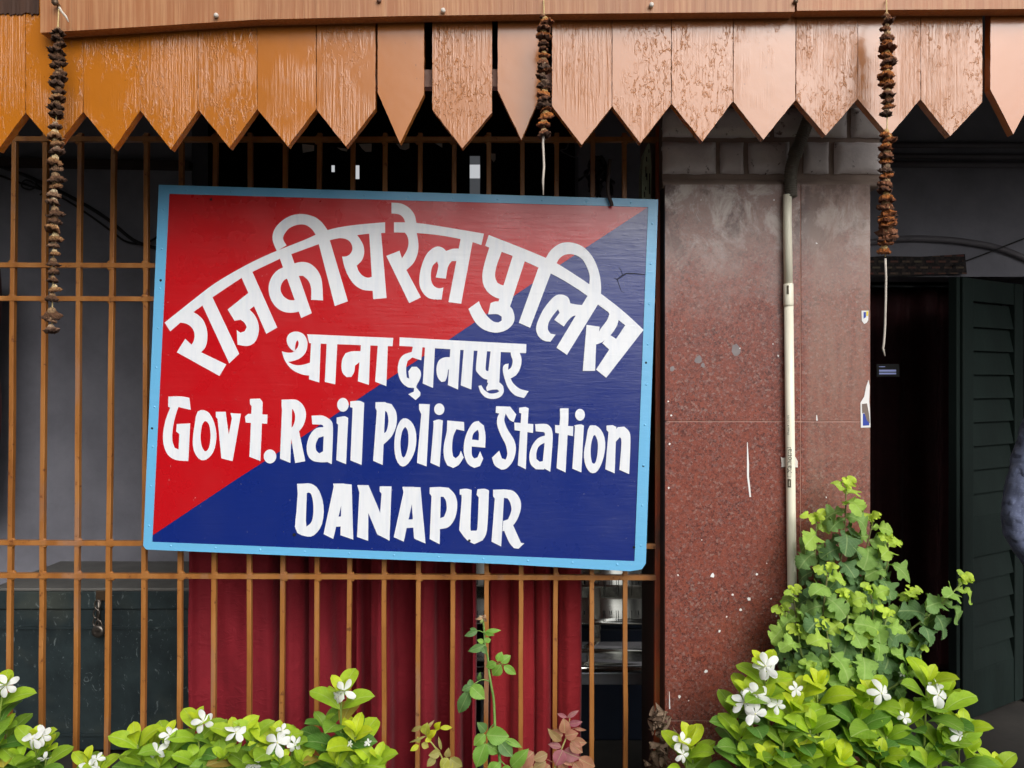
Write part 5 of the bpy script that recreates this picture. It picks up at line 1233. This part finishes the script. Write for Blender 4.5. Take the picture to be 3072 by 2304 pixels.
def periwinkle(label, shoots, flowers, seed, base_px, Yb, group="white flowered periwinkle plants in the bed", ground=.05):
    r_ = random.Random(seed)
    b0 = P(base_px, 1152, Yb); b0.z = ground
    th = thing("periwinkle_plant", b0, label, "plant", group)
    ml, ms = MB(), MB()
    for (px, py, Y, sz, age) in shoots:
        T = P(px, py, Y); B0 = Vector((b0.x * .55 + T.x * .45, b0.y * .6 + T.y * .4, ground - .01))
        midp = B0.lerp(T, .55) + Vector((r_.uniform(-.02, .02), r_.uniform(-.02, .01), 0)); path = cr([B0, midp, T], 8)
        ms.tube(path, [.0052 - .0028 * i / (len(path) - 1) for i in range(len(path))], 6, col=tonemix(lin(150, 168, 70), lin(110, 130, 60), r_.random(), r_))
        sd_ = (T - midp).normalized(); ang = r_.uniform(0, 3.14); h = 0
        for k in range(9):
            L = (.050, .074, .086, .090, .086, .080, .074, .068, .062)[k] * sz * r_.uniform(.88, 1.1)
            tilt = R((20, 40, 52, 62, 70, 78, 86, 92, 96)[k]) + r_.uniform(-.16, .16)
            # point on the stem
            pos = T - sd_ * h if h < (T - midp).length else midp.lerp(B0, min(.9, (h - (T - midp).length) / max(.01, (midp - B0).length)))
            if pos.z < ground + .03: break
            for s in (0, 1):
                a = ang + s * math.pi + r_.uniform(-.25, .25); rad = Vector((math.cos(a), math.sin(a), 0))
                dv = sd_ * math.cos(tilt) + rad * math.sin(tilt) + Vector((0, -.12, 0))
                nv = sd_ * math.sin(tilt) - rad * math.cos(tilt) * .6 + Vector((r_.uniform(-.2, .2), -.65, .35))
                g_ = min(1, max(0, k / 4 + age + r_.uniform(-.15, .15)))
                tone = tonemix(YNG, MIDG, g_ * 2, r_) if g_ < .5 else tonemix(MIDG, OLDG, (g_ - .5) * 2, r_)
                if k > 2 and r_.random() < .07: tone = tonemix(lin(206, 186, 70)[:3], lin(150, 118, 70)[:3], r_.random(), r_)
                leaf(ml, pos, dv, nv, L, L * r_.uniform(.48, .58), prof_ob, tone, r_, .3, .20, 11, .26, .03)
            ang += math.pi / 2 + r_.uniform(-.2, .2); h += (.012, .026, .042, .054, .062, .068, .07, .07, .07)[k] * sz
    ml.build("foliage", M['leaf'], th); ms.build("stems", M['stem'], th)
    for (px, py, Y, sz, nx_, nz_) in flowers:
        add_flower(th, P(px, py, Y), (nx_ + r_.uniform(-.1, .1), -1, nz_), sz, r_)
    return th
Yl = 2.12
periwinkle("periwinkle cut by the left edge, tallest white flower at the frame border", [(8, 2075, Yl, 1.1, .1), (-30, 2120, Yl, 1.1, .2), (20, 2190, Yl + .03, 1.0, .4), (-10, 2260, Yl, 1.0, .5)], [(18, 2056, Yl - .03, 1.0, .2, .5)], 31, 0, Yl)
periwinkle("periwinkle with three clustered white flowers low at the left, in front of the trunk", [(108, 2240, Yl, 1.05, .1), (140, 2260, Yl + .02, 1.0, .2), (262, 2296, Yl, .95, .15), (60, 2290, Yl - .02, 1.0, .4), (300, 2310, Yl, .9, .3)],
           [(98, 2216, Yl - .045, 1.15, -.1, .45), (128, 2208, Yl - .03, .9, .3, .7), (133, 2278, Yl - .03, .6, .3, -.6), (288, 2278, Yl - .03, .6, .2, .3), (262, 2304, Yl - .03, .9, 0, .8)], 32, 150, Yl)
periwinkle("bushy periwinkle with a row of white flowers in front of the wide maroon curtain", [(412, 2235, Yl, 1.15, .1), (452, 2262, Yl + .02, 1.0, .2), (505, 2222, Yl, 1.1, .2), (545, 2262, Yl + .03, 1.0, .5), (592, 2180, Yl, 1.1, .15), (640, 2235, Yl + .03, 1.0, .5), (706, 2206, Yl, 1.05, .1), (760, 2215, Yl + .01, 1.0, .3), (826, 2228, Yl, 1.15, .1), (880, 2245, Yl, 1.0, .35), (670, 2285, Yl - .02, 1.0, .4), (770, 2285, Yl - .02, 1.0, .3), (480, 2296, Yl - .02, 1.0, .4), (590, 2290, Yl - .02, 1.0, .45), (900, 2296, Yl - .02, 1.0, .4), (835, 2300, Yl - .04, .9, .2)],
           [(508, 2205, Yl - .035, .85, .1, .55), (470, 2255, Yl - .035, .95, .1, .35), (610, 2165, Yl - .035, .95, .35, .5), (708, 2196, Yl - .035, 1.0, -.05, 1.1), (832, 2228, Yl - .045, 1.2, -.1, .6), (846, 2192, Yl - .02, .7, .2, .9), (884, 2232, Yl - .04, .7, .6, .3), (760, 2296, Yl - .04, .7, .2, .6)], 33, 650, Yl)
periwinkle("tall lone periwinkle shoot crowned by a white flower against the maroon curtain", [(1024, 2082, Yl, 1.15, .15), (975, 2190, Yl + .02, 1.1, .7), (1045, 2215, Yl + .02, 1.0, .8), (985, 2270, Yl, 1.05, .6)],
           [(1030, 2072, Yl - .03, 1.05, 0, 1.2), (1012, 2092, Yl - .03, .55, -.5, .1)], 34, 1000, Yl)
periwinkle("yellowish periwinkle shoot with fading buds right of the tall lone one", [(1066, 2212, Yl - .02, 1.15, -.2), (1010, 2296, Yl - .03, 1.1, .2), (1130, 2290, Yl - .03, 1.1, .2), (1080, 2304, Yl - .03, .9, .3)],
           [(1104, 2228, Yl - .05, .36, .3, .3), (1050, 2232, Yl - .05, .30, -.3, .4)], 35, 1080, Yl)
periwinkle("small periwinkle shoot with two white flowers standing alone at the pillar's lower left", [(2062, 2235, 2.1, 1.15, -.1), (2078, 2280, 2.12, 1.1, .25)], [(2046, 2226, 2.06, .85, -.15, .5), (2049, 2263, 2.06, .65, .1, .3)], 36, 2065, 2.12)
Yr = 2.06
periwinkle("large dense periwinkle bush with white flower clusters below the chrysanthemum", [
    (2290, 2010, Yr, 1.1, .05), (2240, 2090, Yr, 1.1, .25), (2205, 2150, Yr + .02, 1.1, .5), (2300, 2100, Yr, 1.0, .2), (2395, 2085, Yr + .02, 1.15, -.05), (2452, 2068, Yr + .02, 1.2, -.15), (2380, 2140, Yr - .02, 1.1, .15), 
    (2220, 2215, Yr - .02, 1.1, .45), (2350, 2230, Yr - .04, 1.0, .5), (2430, 2190, Yr - .04, 1.1, .35), (2400, 2272, Yr - .06, 1.15, .1), (2470, 2262, Yr - .06, 1.1, .2), (2300, 2296, Yr - .06, 1.1, .1), (2230, 2290, Yr - .04, 1.1, .6), (2520, 2290, Yr - .08, 1.1, .05), (2580, 2150, Yr, 1.1, .4), (2560, 2110, Yr + .03, 1.0, .1)],
    [(2296, 1998, Yr - .04, 1.15, -.1, .5), (2308, 2012, Yr - .03, .95, .3, .2), (2272, 2084, Yr - .04, 1.2, .1, .4), (2232, 2108, Yr - .05, 1.15, -.3, .45), (2266, 2142, Yr - .06, 1.1, .1, .3), (2332, 2114, Yr - .05, .75, .3, .5), (2250, 2085, Yr - .03, .9, -.2, .8), (2388, 2068, Yr - .04, .65, .1, .4)], 37, 2370, Yr)
periwinkle("spreading periwinkle bush with starry white flowers in front of the dark doorway", [
    (2612, 2090, Yr, 1.2, .1), (2780, 2055, Yr, 1.2, .1), (2830, 2090, Yr + .02, 1.1, .2), (2720, 2165, Yr, 1.1, .4), (2880, 2195, Yr, 1.15, .15), (2660, 2210, Yr - .02, 1.1, .5), (2820, 2240, Yr - .02, 1.1, .4), (2640, 2280, Yr - .06, 1.15, .2), (2700, 2296, Yr - .06, 1.1, .3), (2600, 2240, Yr - .04, 1.0, .5), (2900, 2262, Yr, 1.15, .3), (2780, 2300, Yr - .04, 1.1, .5), (2985, 2310, Yr, 1.0, .1)],
    [(2645, 2080, Yr - .05, 1.0, .1, .45), (2816, 2085, Yr - .05, 1.25, .1, .25), (2806, 2058, Yr - .02, .6, -.2, .7), (2714, 2152, Yr - .04, .6, .2, .4), (2880, 2208, Yr - .05, .85, .2, .3), (2708, 2020, Yr + .05, .3, 0, .4)], 38, 2740, Yr)

# chrysanthemum beside the pillar
r_ = random.Random(77); cb = P(2500, 1152, 2.2); cb.z = .05
ch = thing("chrysanthemum_plant", cb, "tall chrysanthemum with soft lobed green leaves growing against the pillar and over the doorway", "plant")
ml, ms = MB(), MB()
LT, MT, DT = lin(200, 222, 76)[:3], lin(150, 186, 88)[:3], lin(100, 134, 86)[:3]
branches = [([(2490, 2120), (2500, 1900), (2520, 1700), (2535, 1570), (2538, 1462)], 2.20, 1.0), ([(2480, 2100), (2466, 1950), (2450, 1760), (2446, 1660), (2450, 1560)], 2.22, 1.0),
            ([(2470, 2120), (2420, 2000), (2390, 1860), (2380, 1782)], 2.19, .9), ([(2470, 2120), (2400, 2030), (2362, 1910), (2352, 1830)], 2.20, .85), ([(2500, 2100), (2560, 1950), (2612, 1800), (2660, 1700), (2664, 1625)], 2.20, 1.0),
            ([(2500, 2100), (2560, 1900), (2590, 1750), (2602, 1640), (2620, 1560)], 2.22, 1.05), ([(2520, 2120), (2600, 2020), (2720, 1900), (2805, 1830), (2890, 1745)], 2.17, 1.1), ([(2520, 2110), (2640, 1980), (2715, 1840), (2732, 1780)], 2.2, .95),
            ([(2520, 2120), (2600, 2050), (2700, 1990), (2750, 1945)], 2.16, .95), ([(2480, 2100), (2458, 1960), (2470, 1830), (2484, 1712)], 2.15, .95), ([(2500, 2100), (2530, 1980), (2542, 1880), (2540, 1800)], 2.14, 1.1), ([(2510, 2100), (2590, 1990), (2618, 1860), (2612, 1782)], 2.15, 1.1),
            ([(2480, 2110), (2440, 2040), (2404, 1960), (2396, 1900)], 2.15, 1.0), ([(2500, 2120), (2550, 2050), (2580, 1980), (2590, 1910)], 2.12, 1.1), ([(2510, 2120), (2600, 2090), (2680, 2060), (2730, 2010)], 2.13, .95), ([(2490, 2120), (2500, 2040), (2490, 1960), (2480, 1890)], 2.12, 1.1),
            ([(2490, 2120), (2540, 2000), (2640, 1900), (2660, 1850)], 2.12, 1.0), ([(2500, 2130), (2520, 2100), (2540, 2060), (2548, 2020)], 2.10, 1.0), ([(2480, 2130), (2450, 2090), (2440, 2050), (2436, 2010)], 2.11, 1.0)]
for bi, (pth, Y, sz) in enumerate(branches):
    pts = [P(x, y, 2.2 + (Y - 2.2) * min(1, i / 2)) for i, (x, y) in enumerate(pth)]
    pts = [Vector((pts[0].x, pts[0].y, .04))] + pts if bi < 8 else pts
    cl = cr(pts, 10); ms.tube(cl, [.0052 - .0034 * i / (len(cl) - 1) for i in range(len(cl))], 6, col=tonemix(lin(130, 150, 76), lin(116, 112, 70), r_.random(), r_))
    # leaves spiral up from 40 % of the way
    Ls = [0]
    for i in range(1, len(cl)): Ls.append(Ls[-1] + (cl[i] - cl[i - 1]).length)
    tot = Ls[-1]; s_ = tot; ang = r_.uniform(0, 6.28); k = 0
    low = max(.10, tot - .50)
    while s_ > low:
        i = max(1, next((q for q in range(len(Ls)) if Ls[q] >= s_), len(Ls) - 1)); p = cl[i]; t = (cl[i] - cl[i - 1]).normalized()
        a1 = t.cross(Vector((0, 1, 0))).normalized(); a2 = a1.cross(t)
        rad = a1 * math.cos(ang) + a2 * math.sin(ang)
        L = sz * (.024 + .010 * k if k < 4 else .061) * r_.uniform(.85, 1.12); tilt = R(min(80, 22 + 13 * k) + r_.uniform(-10, 10))
        dv = t * math.cos(tilt) + rad * math.sin(tilt) + Vector((0, -.16, 0)); nv = t * math.sin(tilt) * .5 - rad * math.cos(tilt) * .4 + Vector((r_.uniform(-.45, .45), -.8, .55)); dv.y *= .6; dv.z -= .10 * min(k, 6)
        g_ = min(1, max(0, k / 8 + r_.uniform(-.12, .12) + (.2 if p.z < .75 else 0))); tone = tonemix(LT, MT, g_ * 2, r_) if g_ < .5 else tonemix(MT, DT, (g_ - .5) * 2, r_)
        leaf(ml, p, dv, nv, L * 1.08, L * r_.uniform(.95, 1.15), prof_mu, tone, r_, .34, .12, 9, .38, .13)
        ang += 2.4 + r_.uniform(-.3, .3); s_ -= (.007, .010, .014, .019)[k] if k < 4 else .0155; k += 1
ml.build("foliage", M['mumleaf'], ch); ms.build("stems", M['stem'], ch)
m = MB()
for k in range(26):
    p = P(2395 + r_.uniform(-20, 60), 2010 + r_.uniform(-30, 75), 2.24 + r_.uniform(-.03, .03)); leaf(m, p, (r_.uniform(-1, 1), -.4, r_.uniform(-1, .4)), (r_.uniform(-.5, .5), -1, r_.uniform(-.3, .6)), .045, .036, prof_mu, tonemix(lin(118, 84, 58), lin(84, 62, 48), r_.random(), r_), r_, .9, .7, 9, .9, .25)
m.build("withered_leaves", M['dry'], ch)

# roses: leaflets traced one by one, each with its own tilt
def K(x, y): return (1200 + x * .42435, 1600 + y * .42435)
def rose(label, stems, leaflets, Y, seed, group=None, extra=None, name="rose_plant"):
    r_ = random.Random(seed); x, y = K(*stems[0][0][0]); b = P(x, y, Y); b0 = Vector((b.x, Y + .02, .05))
    th = thing(name, b0, label, "plant", group); ml, ms = MB(), MB()
    for (pts, w, colr) in stems:
        cl = cr([P(*K(*p), Y + .004 * math.sin(i * 2.1)) for i, p in enumerate(pts)], 6)
        if pts is stems[0][0]: cl = [b0, b0.lerp(cl[0], .5)] + cl
        ms.tube(cl, [w * (1 - .45 * i / len(cl)) for i in range(len(cl))], 6, col=colr)
    for (bx, by, tx_, ty_, w, tn) in leaflets:
        a, t = P(*K(bx, by), Y - .006), P(*K(tx_, ty_), Y - .006 + r_.uniform(-.016, .008)); L = (t - a).length
        tone = tonemix(tn[0], tn[1], r_.random(), r_, .10)
        nv = Vector((r_.uniform(-.35, .35), -1, r_.uniform(.15, .6)))
        leaf(ml, a, t - a, nv, L, w * .42435e-3 * Y / D0 * 1.08, prof_ro, tone, r_, .16, .22, 16, .14, .03, .035)
    ml.build("foliage", M['roseleaf'], th); ms.build("stems", M['stem'], th)
    if extra:
        m = MB()
        for (bx, by, tx_, ty_, w, tn) in extra:
            a, t = P(*K(bx, by), Y - .004), P(*K(tx_, ty_), Y - .004 + r_.uniform(-.02, .01)); leaf(m, a, t - a, (r_.uniform(-.5, .5), -1, .3), (t - a).length, w * .42435e-3 * Y / D0, prof_ro, tn, r_, .6, .5, 8, .5, .2)
        m.build("withered_bloom", M['dry'], th)
    return th
GR = (lin(116, 164, 62)[:3], lin(138, 182, 74)[:3]); GD = (lin(92, 130, 76)[:3], lin(104, 144, 80)[:3]); YL = (lin(176, 182, 62)[:3], lin(190, 176, 86)[:3]); YB = (lin(214, 214, 30)[:3], lin(196, 200, 40)[:3]); TN = (lin(172, 150, 92)[:3], lin(166, 160, 88)[:3])
PK = (lin(176, 98, 116)[:3], lin(160, 100, 104)[:3]); RD = (lin(176, 116, 96)[:3], lin(186, 128, 102)[:3]); OL = (lin(160, 132, 90)[:3], lin(176, 138, 100)[:3])
sg_c = lin(118, 156, 76)[:3]; BR = lin(170, 140, 110)[:3]
rose("tall thin green rose stem with a withered bloom on top, between the two red curtains",
     [([(708, 1690), (702, 1560), (692, 1480), (672, 1370), (662, 1180), (642, 1062), (628, 970), (620, 880), (602, 800), (596, 705), (588, 615)], .0044, sg_c), ([(595, 705), (570, 692), (545, 688)], .0016, sg_c), ([(600, 705), (640, 700)], .0014, sg_c), ([(605, 800), (575, 790)], .0014, sg_c), ([(628, 950), (680, 915), (735, 935)], .0017, sg_c), ([(638, 1050), (580, 1035), (500, 1080)], .002, sg_c), ([(500, 1080), (488, 1112)], .0016, sg_c), ([(668, 1345), (635, 1380), (605, 1440), (604, 1490)], .002, sg_c), ([(694, 1490), (740, 1455)], .0016, sg_c), ([(705, 1600), (760, 1650), (800, 1640)], .002, sg_c)],
     [(548, 690, 455, 727, 40, GD), (545, 688, 492, 672, 26, GD), (600, 700, 714, 684, 34, GR), (600, 705, 666, 720, 26, GR), (603, 790, 480, 836, 54, GD), (592, 772, 545, 753, 34, GR), (600, 765, 644, 748, 40, GR), (585, 796, 606, 852, 46, GD),
      (682, 915, 604, 946, 52, GR), (686, 905, 722, 838, 50, GR), (712, 915, 783, 862, 58, GR), (715, 930, 655, 1010, 74, GR), (733, 935, 822, 998, 54, GR), (555, 1040, 568, 983, 30, GD), (503, 1078, 495, 1032, 44, GD), (502, 1080, 436, 1112, 46, GD), (500, 1080, 598, 1170, 96, GR), (490, 1110, 413, 1280, 84, GD),
      (606, 1402, 550, 1338, 66, GD), (602, 1420, 520, 1502, 70, GR), (612, 1425, 772, 1436, 116, GR), (605, 1485, 535, 1660, 104, GR), (608, 1490, 712, 1550, 86, GR), (705, 1470, 796, 1580, 92, GD), (742, 1455, 862, 1512, 46, GR), (785, 1650, 905, 1528, 90, GR), (700, 1620, 620, 1700, 80, GR), (720, 1660, 800, 1700, 70, GR)], 2.2, 51, "rose stems in front of the curtains",
     [(586, 600, 536, 606, 22, BR), (586, 598, 556, 580, 20, lin(200, 190, 160)[:3]), (588, 598, 614, 584, 24, BR), (588, 604, 616, 624, 20, lin(120, 90, 70)[:3]), (584, 604, 570, 642, 20, lin(160, 180, 110)[:3]), (586, 596, 590, 574, 22, lin(128, 96, 76)[:3])])
rose("short yellow-green rose shoot left of the tall rose stem",
     [([(330, 1690), (292, 1575), (238, 1500), (192, 1440), (186, 1400)], .003, lin(170, 166, 90)[:3]), ([(238, 1500), (285, 1540)], .0014, lin(170, 150, 90)[:3])],
     [(182, 1392, 242, 1320, 22, TN), (152, 1362, 78, 1402, 30, TN), (180, 1425, 190, 1340, 72, YL), (250, 1385, 284, 1335, 46, YB), (282, 1376, 372, 1372, 32, YB), (192, 1440, 258, 1390, 48, YB), (186, 1430, 63, 1482, 16, TN), (135, 1482, 125, 1438, 32, YL), (132, 1498, 73, 1538, 36, YB), (152, 1490, 205, 1512, 44, YL), (192, 1440, 214, 1476, 48, YB), (292, 1530, 272, 1438, 22, TN), (284, 1548, 203, 1572, 56, TN), (330, 1585, 346, 1518, 44, TN), (342, 1590, 286, 1668, 66, YL), (352, 1590, 442, 1652, 76, TN), (250, 1580, 190, 1650, 50, TN), (330, 1610, 350, 1690, 70, YL)], 2.2, 52, "rose stems in front of the curtains")
rose("reddish-pink leaved rose shoot in front of the right red curtain",
     [([(1085, 1690), (1112, 1600), (1152, 1500), (1188, 1405), (1200, 1300)], .003, lin(186, 176, 110)[:3]), ([(1180, 1420), (1230, 1378), (1290, 1385)], .0014, lin(170, 120, 90)[:3]), ([(1085, 1620), (1040, 1600)], .0014, lin(170, 120, 90)[:3])],
     [(1166, 1412, 1158, 1308, 80, RD), (1182, 1302, 1264, 1252, 32, PK), (1180, 1300, 1110, 1274, 28, PK), (1192, 1348, 1288, 1334, 44, PK), (1152, 1430, 1063, 1398, 60, RD), (1166, 1430, 1260, 1414, 70, RD), (1140, 1470, 1046, 1386, 56, OL), (1206, 1470, 1322, 1482, 64, RD), (1202, 1480, 1292, 1552, 76, RD), (1140, 1510, 1046, 1490, 44, PK), (1152, 1530, 1098, 1646, 92, PK), (1156, 1540, 1274, 1590, 96, PK), (1172, 1552, 1216, 1645, 88, RD), (1232, 1380, 1318, 1392, 22, RD), (1042, 1560, 938, 1604, 66, OL), (1032, 1612, 938, 1664, 66, OL), (1262, 1590, 1384, 1654, 80, RD), (945, 1546, 826, 1656, 112, RD), (1060, 1640, 990, 1700, 80, RD), (1230, 1620, 1290, 1690, 80, RD), (1130, 1600, 1180, 1690, 70, RD), (930, 1620, 860, 1700, 80, OL)], 2.2, 53, "rose stems in front of the curtains")
# dried plant at the pillar foot
r_ = random.Random(9)
def Q(x, y): return (1850 + x * .27125, 2000 + y * .27125)
b = P(1996, 2304, 2.28); dp = thing("dried_plant", Vector((b.x, 2.28, .05)), "withered brown plant with curled dead leaves between the rusty frame bar and pillar", "plant")
ms, ml = MB(), MB(); dc = lin(128, 104, 84)[:3]
pts = [P(*Q(x, y), 2.28) for x, y in ((548, 1140), (540, 950), (562, 800), (530, 690), (500, 600), (455, 560))]
ms.tube([Vector((b.x, 2.29, .04))] + cr(pts, 6), .0026, 6, col=dc)
for c0 in ((455, 500, 500, 640), (560, 760, 600, 830), (545, 830, 480, 900), (545, 940, 400, 980), (548, 1050, 420, 1080)):
    ms.tube(cr([P(*Q(c0[0], c0[1]), 2.28), P(*Q((c0[0] + c0[2]) / 2, (c0[1] + c0[3]) / 2 - 40), 2.265), P(*Q(c0[2], c0[3]), 2.275)], 6), .0018, 5, col=dc)
for (x, y, n) in ((450, 540, 9), (500, 600, 7), (400, 590, 5), (430, 660, 4), (570, 790, 4), (510, 860, 6), (400, 940, 5), (490, 980, 5), (400, 1080, 5), (560, 830, 4), (480, 500, 3)):
    for k in range(n):
        p = P(*Q(x + r_.uniform(-26, 26), y + r_.uniform(-30, 30)), 2.275 + r_.uniform(-.015, .012))
        leaf(ml, p, (r_.uniform(-1, 1), r_.uniform(-.5, .2), r_.uniform(-1, 1)), (r_.uniform(-1, 1), -1, r_.uniform(-.5, 1)), r_.uniform(.018, .030), r_.uniform(.013, .022), prof_ob, tonemix(lin(150, 128, 108)[:3], lin(92, 72, 58)[:3], r_.random(), r_), r_, 2.8, 1.0, 14, 1.2, .40)
ml.build("withered_leaves", M['dry'], dp); ms.build("stems", M['dry'], dp)
